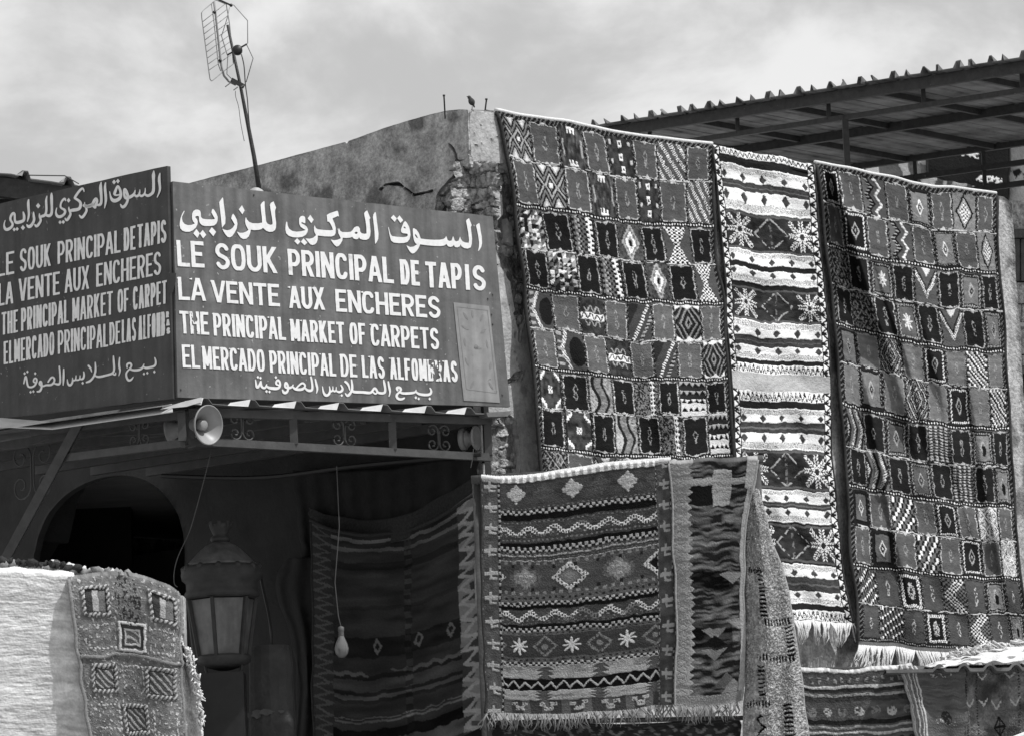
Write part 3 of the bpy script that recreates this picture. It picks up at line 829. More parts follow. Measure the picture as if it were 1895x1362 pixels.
for a, c in (((.08, .04), (.93, .045)), ((.1, .88), (.93, .9)), ((.08, .04), (.1, .88)), ((.93, .045), (.93, .9))):
    b_.add([pq(a[0], a[1]), pq(c[0], c[1]), pq(c[0] + .012, c[1] + .004), pq(a[0] + .012, a[1] + .004)], [(0, 1, 2, 3)])
b_.build('poster_print', M['poster_line'], pst)
# screws and a bent nail
for x, y in ((470, 361), (912, 545), (903, 553), (910, 582), (912, 600), (930, 730), (335, 720)):
    s_ = MB(); s_.lathe([(.0, -.002), (.007, -.002), (.006, .004), (.0, .005)], on_plane(np.array(float(x)), np.array(float(y)), PSR, .02), 8, PSR[1]); s_.build('screw', M['cable_light'], sr)

# left board
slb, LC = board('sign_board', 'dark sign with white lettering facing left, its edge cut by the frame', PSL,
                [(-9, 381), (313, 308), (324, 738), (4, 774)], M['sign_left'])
A3 = 10.476
brush_line(slb, PSL, [
    (0, 320, A3, [[(100,930,8),(80,1020,16),(110,1100,28),(180,1090,28),(235,1040,24),(240,980,22),(205,920,22),(215,840,24),(260,790,24),(285,830,22),(290,930,22),(330,970,30),(420,950,30),(465,910,26),(465,830,24),(450,770,14)],
                  [(555,530,14),(548,620,26),(560,780,22),(550,880,18),(530,950,8)], [(650,770,12),(655,850,24),(660,920,24),(620,1010,28),(560,1050,30),(520,1010,10)],
                  [(675,1010,12),(710,1040,26),(760,990,24),(790,920,22),(770,860,20),(765,800,10)], [(780,860,20),(830,845,28),(880,810,24),(900,700,22),(895,560,22),(910,460,10)],
                  [(890,820,24),(950,840,28),(1000,790,26),(1005,650,24),(1000,480,28),(1000,400,10)],
                  [(1100,690,10),(1085,780,18),(1120,850,28),(1190,850,28),(1250,800,24),(1255,730,24),(1190,690,20),(1175,630,18),(1200,560,20),(1250,510,22),(1270,545,12)],
                  [(1265,890,14),(1300,920,26),(1350,850,24),(1365,790,22),(1340,720,18),(1335,670,8)],
                  [(1350,745,22),(1420,730,32),(1520,710,30),(1560,650,28),(1550,570,26),(1470,510,24),(1460,470,24),(1530,370,24),(1600,310,20),(1630,370,10)],
                  [(1540,830,12),(1590,870,26),(1650,800,24),(1680,720,22),(1650,650,16),(1640,580,8)], [(1660,660,20),(1720,650,30),(1790,622,28)]],
     [(275,1105,34), (332,1095,34), (445,1070,44), (740,645,46), (1165,965,34), (1227,960,36), (1330,540,40)], 22),
    (150, 300, A3, [[(60,850,30),(130,870,30),(200,850,28),(240,790,28),(285,720,26),(310,770,24),(280,850,26),(270,890,22),(230,860,20)], [(300,830,20),(350,840,26),(390,790,26),(390,640,26),(380,500,30),(390,400,10)],
                    [(475,410,12),(465,520,24),(480,680,26),(475,800,20),(455,900,8)],
                    [(555,580,8),(575,680,18),(620,750,34),(700,745,34),(760,690,30),(770,600,26),(740,510,24),(705,480,20),(670,560,26),(650,630,24),(700,650,14),(760,630,16)],
                    [(765,830,12),(810,880,28),(870,830,26),(905,740,24),(900,640,28),(850,540,28),(835,620,22),(860,700,26),(910,700,30),(980,670,30),(1030,620,22),(1050,550,8)],
                    [(1030,640,20),(1085,670,24),(1130,620,18),(1140,545,8)], [(1130,640,20),(1180,665,24),(1235,610,16),(1245,515,8)],
                    [(1235,630,20),(1300,660,26),(1370,620,28),(1405,540,28),(1405,350,28),(1405,260,32),(1410,180,10)], [(1530,225,10),(1515,330,26),(1525,450,24),(1525,560,20),(1475,690,8)]],
     [(640,395,40), (715,378,40)], 22)], 'white Arabic heading on the dark sign')
paint_line(slb, PSL, [('LE', -5, 26.6, 513, 506.7, 471, 464.8), ('SOUK', 36.6, 94.8, 503.8, 492, 461.5, 450.5), ('PRINCIPAL', 106.5, 223.4, 489.7, 467.5, 447.8, 426), ('DE', 229, 251, 465.5, 462, 423, 418),
                      ('TAPIS', 254, 308, 460, 449, 416.5, 406.5)], 4.7, label='white block capitals LE SOUK PRINCIPAL DE TAPIS on the dark sign', seed=41, lean=.0)
paint_line(slb, PSL, [('LA', -3, 24.5, 567, 562, 526, 521), ('VENTE', 34.7, 111, 558.5, 545, 517, 502.6), ('AUX', 119.7, 165, 543, 534.5, 500, 491.5), ('ENCHERES', 178, 298.3, 531.8, 508.2, 489, 465.2)],
           4.6, label='white block capitals LA VENTE AUX ENCHERES on the dark sign', seed=51)
paint_line(slb, PSL, [('THE', 2.6, 33.6, 620.5, 615, 579, 573), ('PRINCIPAL', 39, 127.3, 613.3, 597.3, 571, 554.6), ('MARKET', 133.7, 209, 596, 582, 552.5, 539), ('OF', 217.4, 238.6, 579.8, 576, 536.6, 533.2), ('CARPET', 246, 309, 574.6, 561.8, 531.5, 518.8)],
           4.2, label='white block capitals THE PRINCIPAL MARKET OF CARPET', seed=61)
paint_line(slb, PSL, [('ELMERCADO', 6.8, 100.5, 674.8, 657, 632.5, 614.2), ('PRINCIPAL', 107, 200.6, 655.5, 641.5, 612.8, 598.6), ('DE', 202.5, 223, 639.8, 635.8, 597.6, 593.8), ('LAS', 225.3, 252, 635.2, 630.6, 592.6, 587), ('ALFONB', 256, 305.6, 630.2, 620.8, 585.6, 577),
                      ('R', 307, 313, 588.4, 587.6, 577.4, 576.4), ('A', 307.5, 314, 603.5, 602.5, 592, 591), ('S', 308, 315, 619, 618, 607, 606)],
           4.0, label='white block capitals ELMERCADO PRINCIPAL DE LAS ALFONB with RAS squeezed in upright', seed=71)
brush_line(slb, PSL, [(30, 640, 6.768, [[(95,470,8),(120,385,12),(138,470,12),(165,515,12),(225,500,12),(258,430,12),(232,405,10),(218,445,10),(250,460,8)],
                      [(265,570,10),(300,560,14),(320,500,12),(308,445,12),(292,475,12),(335,502,12),(380,490,12),(440,485,14),(480,430,12),(450,392,12),(400,450,10)], [(480,470,10),(530,480,14),(552,430,12),(540,260,10)], [(595,290,8),(593,400,13),(588,490,6)],
                      [(640,420,6),(650,475,12),(680,490,14),(705,450,12),(705,400,6)], [(705,430,10),(740,425,10),(750,372,6)], [(745,425,10),(790,420,10),(800,372,6)], [(800,415,10),(835,410,13),(850,370,12),(845,325,8)],
                      [(905,250,12),(930,280,12),(945,325,6)], [(990,210,8),(992,320,13),(960,400,13),(920,440,14),(880,455,10)], [(985,370,10),(1035,387,14),(1120,370,14),(1195,348,14),(1226,300,13),(1222,200,13),(1218,130,8)], [(1200,345,9),(1238,362,11),(1246,335,6)],
                      [(1295,150,8),(1290,250,13),(1300,310,11),(1285,372,5)], [(1390,270,10),(1392,232,12),(1430,222,13),(1440,262,12),(1400,310,11),(1377,360,12),(1400,425,14),(1440,422,12),(1465,390,6)],
                      [(1420,290,10),(1480,305,14),(1565,288,14),(1600,230,6)], [(1590,262,10),(1630,277,13),(1700,265,14),(1742,240,13),(1747,190,11),(1735,150,7)]],
                      [(105,345,17), (140,325,17), (238,345,17), (180,577,17), (215,570,17), (832,465,18), (1600,350,17), (1642,340,17), (1730,325,18)], 12)],
           'small white Arabic line at the bottom of the dark sign')
# dark rubber patch wedged in the joint of the two boards, hanging from both
b_ = MB(); c0 = on_plane(np.array(318.), np.array(540.), PSR, .02)
b_.prism([on_plane(np.array(float(x)), np.array(float(y)), PSR, .035) for x, y in ((314, 505), (326, 506), (325, 522), (320, 542), (315, 543))], -PSR[1] * .03)
b_.build('joint_patch', M['plastic'], sr)
# ------------------------------------------------------------------ market canopy carrying the signs
near = on_plane(np.array(345.), np.array(800.), PSR, -.03)
cn = thing('market_canopy', 'steel framed canopy with scroll ironwork under the two sign boards', 'canopy', (near[0], near[1], near[2] - .1))
def cr_(x, y, off=-.05): return on_plane(np.array(float(x)), np.array(float(y)), PSR, off)
def cl_(x, y, off=-.05): return on_plane(np.array(float(x)), np.array(float(y)), PSL, off)
UPZ = np.array([0, 0, 1.0])
def bar(a, b, w, h, name='beam', up=(0, 0, 1), mat_='frame'):
    m = MB(); m.beam(a, b, w, h, up); return m.build(name, M[mat_], cn)
bar(cr_(346, 816), cr_(908, 846), .045, .05)              # lower rail, right side
bar(cr_(346, 764), cr_(908, 779), .045, .05)              # upper rail
for x, y0, y1 in ((351, 762, 812), (543, 770, 822), (726, 774, 832), (903, 780, 842)):
    bar(cr_(x - .5, y0), cr_(x + 1.5, y1), .05, .05, 'upright', up=(0, 1, 0))
bar(cl_(338, 820), cl_(116, 848), .045, .05)              # lower rail, left side
bar(cl_(338, 768), cl_(60, 800), .045, .05)
bar(cl_(336, 764), cl_(338, 816), .05, .05, 'upright', up=(0, 1, 0))
bar(cl_(150, 776, -.02), cl_(-62, 1168, -.02), .06, .06, 'strut', up=(0, 1, 0))
# rafters back to the wall and soffit
for k in range(6):
    a = cr_(360 + k * 104, 768 + k * 2.6, -.1)
    b = a + DSL * 3.2; b[2] = a[2] + .02
    bar(a, b, .05, .06, 'rafter')
# wrought iron scrolls
def scroll(cx, cy, plane, R=.085, off=-.05, dirv=DSR):
    """a pair of C scrolls back to back, curls at both ends"""
    m = MB(); c = on_plane(np.array(float(cx)), np.array(float(cy)), plane, off)
    for sx in (-1, 1):
        pts = []
        for sy in (1, -1):
            cur = []
            for t in np.linspace(0, 1, 22):
                a = t * math.pi * 2.6
                rr = R * (1 - .82 * t)
                x = sx * (R * 1.12 - rr * math.cos(a)); y = sy * (R * .98 + rr * math.sin(a) * 1.0)
                cur.append((x, y))
            seq = cur[::-1] if sy == 1 else cur
            pts += seq
        m.tube([c + dirv * x + UPZ * y for x, y in pts], .0062, 6)
    return m.build('scroll', M['frame'], cn, smooth=True)
scroll(448, 789, PSR, .047); scroll(637, 800, PSR, .047); scroll(812, 810, PSR, .046)
scroll(258, 800, PSL, .047, dirv=DSL); scroll(60, 870, PSL, .1, off=-.3, dirv=DSL)
# roof sheet: pans and raised ribs, ribs running back along the left board's direction
prof = []
peaks = [377, 464, 549, 628, 709, 790, 864]
yb = lambda x: 743 + (x - 340) * .0365
prof.append((300, 752))
for p in peaks:
    prof += [(p - 42, yb(p - 42) + 2.5), (p - 8, yb(p) + 1.5), (p, yb(p) - 9.5), (p + 8, yb(p) - 8.5), (p + 16, yb(p) + 2.0)]
prof += [(915, yb(915) + 1), (946, 765)]
topP = np.array([cr_(x, y, .05) for x, y in prof])
th = np.array([0, 0, -.006])
back = DSL * 3.4 + UPZ * .08
m = MB(); n_ = len(topP)
v = list(topP) + list(topP + back) + list(topP + th) + list(topP + back + th)
f = []
for i in range(n_ - 1):
    f += [(i, i + 1, n_ + i + 1, n_ + i), (2 * n_ + i, 3 * n_ + i, 3 * n_ + i + 1, 2 * n_ + i + 1), (i, 2 * n_ + i, 2 * n_ + i + 1, i + 1)]
m.add(v, f); m.build('roof_sheet', M['sheet_dark'], cn)
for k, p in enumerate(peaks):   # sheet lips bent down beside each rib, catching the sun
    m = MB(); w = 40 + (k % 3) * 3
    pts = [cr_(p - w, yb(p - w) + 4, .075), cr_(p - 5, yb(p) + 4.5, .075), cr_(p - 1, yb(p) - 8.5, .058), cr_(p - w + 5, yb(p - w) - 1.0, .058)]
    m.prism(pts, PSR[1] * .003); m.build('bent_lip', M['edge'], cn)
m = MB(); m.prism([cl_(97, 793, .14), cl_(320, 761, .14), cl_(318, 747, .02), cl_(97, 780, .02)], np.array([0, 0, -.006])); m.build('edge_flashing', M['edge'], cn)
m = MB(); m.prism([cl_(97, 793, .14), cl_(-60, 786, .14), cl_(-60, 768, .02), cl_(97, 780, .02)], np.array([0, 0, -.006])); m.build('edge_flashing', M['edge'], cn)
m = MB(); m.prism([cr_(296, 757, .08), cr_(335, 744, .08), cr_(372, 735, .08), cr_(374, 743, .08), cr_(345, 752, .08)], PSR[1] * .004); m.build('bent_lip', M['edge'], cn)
m = MB(); m.prism([cr_(900, 763, .07), cr_(946, 760, .07), cr_(940, 770, .07), cr_(903, 771, .07)], -PSR[1] * .3); m.build('bent_lip', M['sheet_dark'], cn)

# ------------------------------------------------------------------ loudspeakers
def horn(label, c, axis, R, L, cat='loudspeaker'):
    axis = np.asarray(axis, float) / np.linalg.norm(axis)
    t = thing('loudspeaker', label, cat, c, 'horn loudspeakers on the canopy')
    m = MB()
    pr = [(.05, -L), (.055, -L * .9), (.06, -L * .75), (R * .45, -L * .5), (R * .62, -L * .3), (R * .82, -L * .1), (R, 0), (R + .006, .004), (R + .006, .012), (R, .014), (R * .97, .006), (R * .8, -L * .09), (R * .58, -L * .29), (R * .40, -L * .48), (.03, -L * .7)]
    m.lathe(pr, c, 40, axis, cap=False); m.build('horn_bell', M['horn'], t, smooth=True)
    m = MB(); m.lathe([(.0, -L * .75), (.034, -L * .75), (.034, -L * .22), (.028, -L * .18), (.012, -L * .16), (0, -L * .15)], c, 20, axis, cap=False); m.build('inner_horn', M['horn'], t, smooth=True)
    m = MB(); m.lathe([(.0, -L * 1.45), (.06, -L * 1.45), (.075, -L * 1.38), (.075, -L * 1.02), (.05, -L * .96), (0, -L * .95)], c, 20, axis, cap=False); m.build('driver', M['horn'], t, smooth=True)
    m = MB(); b0 = np.asarray(c) - axis * L * 1.2
    m.tube([b0 + (0, 0, -.08), b0 + (0, 0, -.12), b0 + (0, 0, -.12) - PSR[1] * .1], .012, 8); m.build('bracket', M['frame'], t)
    return t
horn('cream horn loudspeaker facing right at the near corner of the canopy', cr_(384, 786, .06), (.76, -.64, -.10), .122, .14)
horn('horn loudspeaker seen sideways behind the corner upright, facing left', cl_(316, 795, -.2), (-.9, .3, -.05), .08, .15)
horn('horn loudspeaker at the far right end of the canopy, seen edge-on', cr_(879, 810, -.1), (.93, -.36, 0), .078, .07)

# ------------------------------------------------------------------ street lantern under the canopy
LY = 26.8
def lp(x, y, Y=LY): return at_y(np.array(float(x)), np.array(float(y)), Y)
lc = lp(411, 1100); kx = LY / F
lt = thing('street_lantern', 'large dark cast iron lantern with crown finial in the shade of the canopy', 'lantern', (lc[0], lc[1], 0))
zc = lambda y: lp(411, y)[2]
def lat(name, pr, n=32, mat_='lantern', parent=lt, smooth=True, phase=0.0, cap=True):
    m = MB(); m.lathe([(r * kx, zc(y) ) for r, y in pr], (lc[0], lc[1], 0), n, phase=phase, cap=cap); return m.build(name, M[mat_], parent, smooth)
fin = lat('finial', [(16, 1003), (19, 998), (18, 994), (13, 990), (16, 984), (20, 974), (22, 968)], cap=True)
for k in range(8):
    a = 2 * math.pi * k / 8; m = MB()
    p0 = np.array([lc[0] + 20 * kx * math.cos(a), lc[1] + 20 * kx * math.sin(a), zc(975)])
    m.beam(p0, p0 + np.array([.012 * math.cos(a), .012 * math.sin(a), .035]), .022, .006, up=(math.cos(a), math.sin(a), .01)); m.build('crown_leaf', M['lantern'], fin)
lat('dome', mat_='lantern_dome', pr=[(69, 1047), (62, 1041), (50, 1029), (37, 1016), (28, 1009), (20, 1006), (16, 1003)])
lat('brim', [(61, 1108), (70, 1104), (70, 1097), (66, 1092), (67, 1078), (74, 1072), (76, 1062), (74, 1052), (69, 1047)])
for k in range(12):
    a = 2 * math.pi * k / 12; m = MB()
    m.lathe([(.0, -.03), (.022, -.024), (.024, .004), (.01, .02), (0, .022)], (lc[0] + 69 * kx * math.cos(a), lc[1] + 69 * kx * math.sin(a), zc(1050)), 10, cap=False); m.build('brim_leaf', M['lantern'], lt, True)
def ring(r, y, k, ph=.30):
    a = 2 * math.pi * k / 6 + ph
    return np.array([lc[0] + r * kx * math.cos(a), lc[1] + r * kx * math.sin(a), zc(y)])
for k in range(6):
    m = MB(); m.beam(ring(64, 1108, k), ring(47, 1216, k), .022, .022); m.build('frame_bar', M['lantern'], lt)
    a, b, c, d = ring(61, 1110, k), ring(61, 1110, k + 1), ring(44.5, 1214, k + 1), ring(44.5, 1214, k)
    m = MB(); cen = np.array([lc[0], lc[1], (a[2] + c[2]) / 2]); nn = ((a + b + c + d) / 4 - cen); nn[2] = 0; nn /= np.linalg.norm(nn)
    m.prism([a, b, c, d], -nn * .004); m.build('pane', M['pane'], lt)
lat('base', [(12, 1240), (34, 1234), (47, 1228), (52, 1219), (50, 1214), (46, 1212)])
m = MB(); m.box((lc[0], lc[1], (zc(1246)) / 2), (.135, 0, 0), (0, .135, 0), (0, 0, zc(1246) / 2)); m.build('post', M['plastic'], lt)
for s_ in (-1, 1):
    m = MB(); m.tube([(lc[0] + s_ * .12 * math.cos(t) , lc[1] - .05, zc(1230) - .14 * math.sin(t)) for t in np.linspace(0, 1.5, 8)], .01, 6); m.build('bracket_scroll', M['lantern'], lt)

# ------------------------------------------------------------------ hanging bulb, cables
bc = lp(632, 1190, 26.4)
bt = thing('light_bulb', 'bare pear-shaped light bulb hanging on a long wire before the dark rug', 'light bulb', bc)
kb = 26.4 / F
m = MB(); m.lathe([(0, -27 * kb), (6 * kb, -26 * kb), (12 * kb, -19 * kb), (13.5 * kb, -10 * kb), (11 * kb, 0), (7 * kb, 9 * kb), (5 * kb, 14 * kb)], bc, 20, cap=False); m.build('glass_bulb', M['bulb'], bt, True)
m = MB(); m.lathe([(5.2 * kb, 13 * kb), (5.5 * kb, 15 * kb), (4.6 * kb, 17 * kb), (5.5 * kb, 19 * kb), (4.6 * kb, 21 * kb), (5.6 * kb, 23 * kb), (5.6 * kb, 30 * kb), (2 * kb, 32 * kb)], bc, 14); m.build('socket', M['cable_light'], bt, True)
m = MB(); wtop = lp(623, 862, 26.4)
m.tube([bc + (0, 0, 31 * kb), bc + (-.015, 0, .18), bc + (-.03, 0, .4), wtop + (.004, 0, -.4), wtop], .0035, 6); m.build('wire', M['cable'], bt)

def cable(label, pts, r, mat_='cable', cat='cable'):
    p = [lp(x, y, Y) for x, y, Y in pts]
    a = spline(np.arange(len(p)), np.array(p), np.linspace(0, len(p) - 1, 6 * len(p)))
    m = MB(); m.tube(list(a), r * .8, 6); o = m.build('cable', M[mat_], loc=p[0]); return tag(o, label, cat, 'loose cables under the canopy')
cable('thin pale wire dropping from the canopy behind the lantern to its brim', [(390, 835, 26.5), (382, 870, 26.5), (358, 960, 26.6), (343, 1000, 26.6), (326, 1040, 26.6), (322, 1075, 26.6), (328, 1085, 26.55)], .004, 'cable_light')
cable('wire hanging along the left edge of the lantern', [(345, 1110, 26.55), (350, 1150, 26.55), (356, 1200, 26.6), (366, 1245, 26.65)], .004, 'cable_light')
cable('thick black cable sagging from the canopy down past the dark rug', [(300, 880, 28.2), (440, 884, 27.8), (540, 878, 27.5), (640, 864, 27.2), (760, 852, 26.95), (890, 840, 26.8)], .02, 'plastic')
cable('black cable looping from the wall between lantern and dark rug', [(478, 1040, 27.1), (487, 1090, 27.1), (498, 1140, 27.1), (503, 1185, 27.1), (506, 1230, 27.15)], .012, 'plastic')
cable('slack wire under the left part of the canopy roof', [(0, 829, 26.5), (40, 828, 26.5), (80, 815, 26.5), (130, 806, 26.4), (200, 806, 26.3), (330, 800, 25.9)], .004, 'cable_light')
cable('loose end of wire hanging at the right end of the canopy', [(876, 830, 26.7), (874, 850, 26.7), (871, 865, 26.7)], .003, 'cable_light')
# ------------------------------------------------------------------ woven patterns: functions of patch coordinates (0..1), returning wool albedo
BK, DK, MD, LT, WH = .008, .016, .08, .36, .80
def tri(t): return np.abs((t % 1) * 2 - 1)
def sel(*cv, default):
    return np.select([c for c, _ in cv], [v for _, v in cv], default)
def plain(base, line=.48, out=DK, orn=.30):
    def f(x, y, r):
        k1, k2 = r.uniform(0, 6), r.uniform(0, 6)
        mx = np.minimum(x, 1 - x) - (.05 + .055 * (1 - np.abs(np.sin(y * math.pi * 3)) ** .45))
        my = np.minimum(y, 1 - y) - (.028 + .035 * (1 - np.abs(np.sin(x * math.pi * 2)) ** .45))
        d = np.minimum(mx, my * 1.3)
        nz = vn(x.shape, 12, 7, r) * .6 + vn(x.shape, 30, 5, r) * .4
        a = np.where(d > .0, base * (.75 + .5 * nz), np.where(d > -.03, line * (.35 + .9 * (vn(x.shape, 26, 20, r) > .4)), np.where((np.sin(y * 95) > .75) & (mx < -.035), LT * .7, out)))
        a = np.where((np.abs(x - .5) < .09 - np.abs(y) * 1.1) | (np.abs(x - .5) < .09 - np.abs(1 - y) * 1.1), line, a)
        hh_ = r.uniform(.16, .27)
        w = (.02 + .075 * tri(y * r.integers(3, 6) + k1)) * np.clip(1.25 - np.abs(y - .5) / hh_, .1, 1)
        band = (np.abs(y - .5) < hh_)
        m = band & (np.abs(np.abs(x - .5) - w) < .02) & (vn(x.shape, 40, 26, r) > .35)
        return np.where(m, np.maximum(orn, a * 2), a)
    return f
def zig_w(x, y, r):
    d = np.where(y < .5, y - .30 * tri(x * 2 + .5), (1 - y) - .30 * tri(x * 2 + .5))
    s = ((d + 1) * 11).astype(int) % 4
    a = np.choose(s, [DK, LT, BK, .17])
    return np.where((np.abs(x - .5) < .08) & (np.abs(y - .5) < .06), WH, np.where(d < -.17, WH * .8, a))
def wdiam(x, y, r):
    d = np.abs(tri(x * 1.5 + .25) - tri(y * 1.6 + .1))
    return sel((d < .09, WH), (d < .18, BK), (d < .5, MD * 1.4), default=LT)
def comb(x, y, r):
    a = DK + .16 * vn(x.shape, 5, 22, r) * vn(x.shape, 9, 12, r)
    yy = np.minimum(y, 1 - y)
    c = (np.abs(x - .5) < .17) & (yy < .17) & (((x * 14).astype(int) % 2 == 0) | (yy < .07)) & (yy > .01)
    s = ((np.abs(x - .1) < .04) | (np.abs(x - .9) < .04)) & (np.abs(y - .5) < .22)
    return np.where(c, WH, np.where(s, LT, a))
def dots(x, y, r):
    a = BK + .06 * vn(x.shape, 9, 9, r)
    yy = (y * 3) % 1
    a = np.where((np.abs(x - .5) < .085) & (np.abs(yy - .5) < .26), WH, a)
    a = np.where((np.abs(x - .5) < .03) & (np.abs(yy - .5) < .09), DK, a)
    return np.where((np.minimum(np.abs(x - .1), np.abs(x - .9)) < .05) & (np.abs(((y * 2 + .25) % 1) - .5) < .12), LT * 1.3, a)
def rope(x, y, r):
    q = x - y * .8
    s = np.floor(q * 6).astype(int) % 2
    h = (np.sin((x + y * 1.7) * 55) > .2)
    a = np.where(s == 0, np.where(h, WH, DK), np.where(h, .10, .06))
    return a
def tris(x, y, r):
    nx, ny = 6, 9
    fx, fy = (x * nx) % 1, (y * ny) % 1
    t = r.choice([DK, BK, MD, LT, WH * .9, .13], (ny + 1, nx + 1, 2))
    k = (fx + fy > 1).astype(int)
    return t[(y * ny).astype(int), (x * nx).astype(int), k]
def vzig(x, y, r):
    q = x + .055 * np.sign(np.sin(y * math.pi * 14)) 
    return sel((q < .08, BK), (q < .22, .14), (q < .30, LT), (q < .42, DK), (q < .55, .12), (q < .68, BK), (q < .86, WH), default=DK)
def stepd(x, y, r):
    qx = np.floor(np.abs(x - .5) * 18) / 18; qy = np.floor(np.abs(y - .5) * 22) / 22
    d = qx * 1.5 + qy * 1.05
    n = vn(x.shape, 20, 16, r)
    return sel((d < .07, BK), (d < .16, LT), (d < .30, WH), (d < .40, .16), (d < .52, LT), default=DK + .08 * n)
def hour(x, y, r):
    ch = ((x * 11).astype(int) + (y * 20).astype(int)) % 2
    reg = np.abs(x - .45) < .09 + .72 * np.abs(y - .5)
    return np.where(reg, np.where(ch == 0, WH, BK), MD * .9)
def hook(x, y, r):
    d1 = np.abs(x - (.15 + .5 * np.abs(y - .45)))
    a = np.where((x - .75) ** 2 * 1.6 + (y - .5) ** 2 < .16, BK * 1.5, .07)
    a = np.where((d1 < .075) & (np.sin((x - y) * 60) > -.5), WH, a)
    return np.where((x < .2) & (np.sin(y * 30) > .3), LT, a)
def avs(x, y, r):
    b = (y * 5).astype(int); yy = (y * 5) % 1
    z = np.abs(tri(x * 3.5) - yy)
    a = np.full(x.shape, DK) + .05 * vn(x.shape, 10, 10, r)
    a = np.where((b == 2) & (yy > .08) & (yy < .92), np.where(z < .22, BK, WH), a)
    a = np.where(((b == 1) | (b == 3)) & (np.abs(x - .5) < .35), np.where((z < .2) & (yy > .1) & (yy < .9), LT, a), a)
    return np.where((b == 2) & ((yy < .1) | (yy > .9)), WH, a)
def diag(x, y, r):
    q = x - .92 + y * .75
    st = np.sin((y - x * .3) * 70)
    a = np.full(x.shape, MD * .7)
    a = np.where(q + .45 < 0, DK * 1.4, a)
    a = np.where(np.abs(q) < .075, np.where(st > -.2, WH, DK), a)
    return np.where((q > .25) & (q < .42), np.where(np.sin(y * 60) > 0, LT, DK), a)
def diam(x, y, r):
    d = np.abs(x - .5) * 1.25 + np.abs(y - .5)
    s = (d * 10.5).astype(int) % 3
    a = np.choose(s, [BK, .24, DK * 1.5])
    return np.where((np.abs(tri(x * 2) * .12 + .0) > np.minimum(y, 1 - y)) & (np.minimum(y, 1 - y) < .11), WH, a)
def corner_(x, y, r):
    q = np.floor((np.minimum(x, 1 - x)) * 14) / 14 + np.floor(np.minimum(y, 1 - y) * 18) / 18
    a = np.where(q < .16, .14, np.where(q < .27, WH, BK + .07 * vn(x.shape, 9, 9, r)))
    m = (np.abs(x - .5) < .1) & (np.abs(y - .5) < .09)
    return np.where(m & (np.sin(x * 60) * np.sin(y * 60) > -.3), WH, np.where(np.minimum(x, 1 - x) < .05, DK, a))
def mott(x, y, r):
    a = np.where(vn(x.shape, 30, 20, r) > .5, .2, DK)
    return np.where((x > .66) & (x < .88), np.where(np.sin(y * 45) + np.sin(x * 50) > -.3, WH, DK), a)
def trirow(x, y, r):
    b = (y * 8).astype(int); yy = (y * 8) % 1
    t = tri(x * 4) > yy
    return np.where(b % 2 == 0, np.where(t, np.where(b > 3, WH, LT), BK), np.where(b > 4, WH * .8, DK * 1.3))
def waves(x, y, r):
    q = x + .14 * np.sin(y * math.pi * 2 + .6)
    n = vn(x.shape, 24, 16, r)
    return sel((q < .2, LT * (.5 + n)), (q < .36, DK), (q < .66, .2 * (.6 + .8 * n)), (q < .78, DK), default=LT * (.4 + .8 * n))
def frame(inner, edge=.12, teeth=WH, tone=.15, motif=LT):
    def f(x, y, r):
        m = np.minimum(x, (1 - x)); n = np.minimum(y, 1 - y) * 1.25
        d = np.minimum(m, n)
        t = np.sin((x + y) * 62) > 0
        a = np.where(d < .05, DK, np.where(d < edge, np.where(t, teeth, DK), np.where(d < edge + .035, BK, inner * (.8 + .4 * vn(x.shape, 9, 9, r)))))
        e = np.abs(x - .5) * 1.4 + np.abs(y - .5)
        a = np.where((e < .24) & (e > .17), motif, a); a = np.where(e < .10, BK, a)
        return np.where(e < .05, motif, a) if tone else a
    return f
def zigv(x, y, r):
    q = x + .13 * (tri(y * 2.2) - .5) * 2
    st = np.sin(y * 70) > -.5
    return sel((q < .16, .12), (q < .32, np.where(st, BK, LT)), (q < .42, BK), (q < .62, MD), (q < .74, np.where(st, WH, LT)), default=MD)
def bigdia(x, y, r):
    d = np.abs(x - .5) * 1.15 + np.abs(y - .5) * .95
    ch = ((x * 12).astype(int) + (y * 18).astype(int)) % 2
    return sel((d < .30, np.where(ch == 0, WH, .12)), (d < .38, LT), (d < .48, BK), default=.16 + .1 * vn(x.shape, 16, 12, r))
def lattice(x, y, r):
    a = np.abs(((x + y) * 4) % 1 - .5); b = np.abs(((x - y) * 4) % 1 - .5)
    n = vn(x.shape, 22, 18, r)
    return np.where((a < .08) | (b < .08), np.where(n > .4, LT, DK), np.where(n > .6, .14, DK))
def flower(x, y, r):
    a = frame(.10, teeth=LT, tone=0)(x, y, r)
    an = np.arctan2(y - .5, x - .5); d = np.hypot(x - .5, y - .5)
    return np.where((d < .13 + .12 * np.cos(an * 8) * (d > .05)) & (vn(x.shape, 20, 20, r) > .2), WH * .8, a)
def vee(x, y, r):
    q = y - .9 + np.abs(x - .5) * 1.3
    a = np.full(x.shape, MD * 1.1)
    a = np.where(np.abs(q + .1) < .09, np.where(np.sin((x + y) * 70) > -.2, WH, DK), a)
    a = np.where(np.abs(q + .28) < .04, BK, a)
    return np.where((y < .22) & (np.abs(x - .5) < .2 * (1 - y / .22)), WH * .8, a)
def wedge(x, y, r): return vee(x, 1 - y, r)
def weave(x, y, r):
    q = np.floor((x * 1.0 + tri(y) * .0) * 14) + np.floor(y * 22)
    z = (np.floor(x * 12) - np.floor(y * 16)) % 6
    return sel((z < 1, WH), (z < 2, BK), (z < 3, .16), (z < 4, WH * .7), default=DK)
def concd(x, y, r):
    d = np.floor((np.abs(x - .5) * 1.2 + np.abs(y - .5)) * 14) % 4
    st = np.sin((x * 2 + y) * 60) > -.4
    return np.choose(d.astype(int), [np.where(st, LT * 1.4, DK), BK, np.where(st, .2, DK), BK])
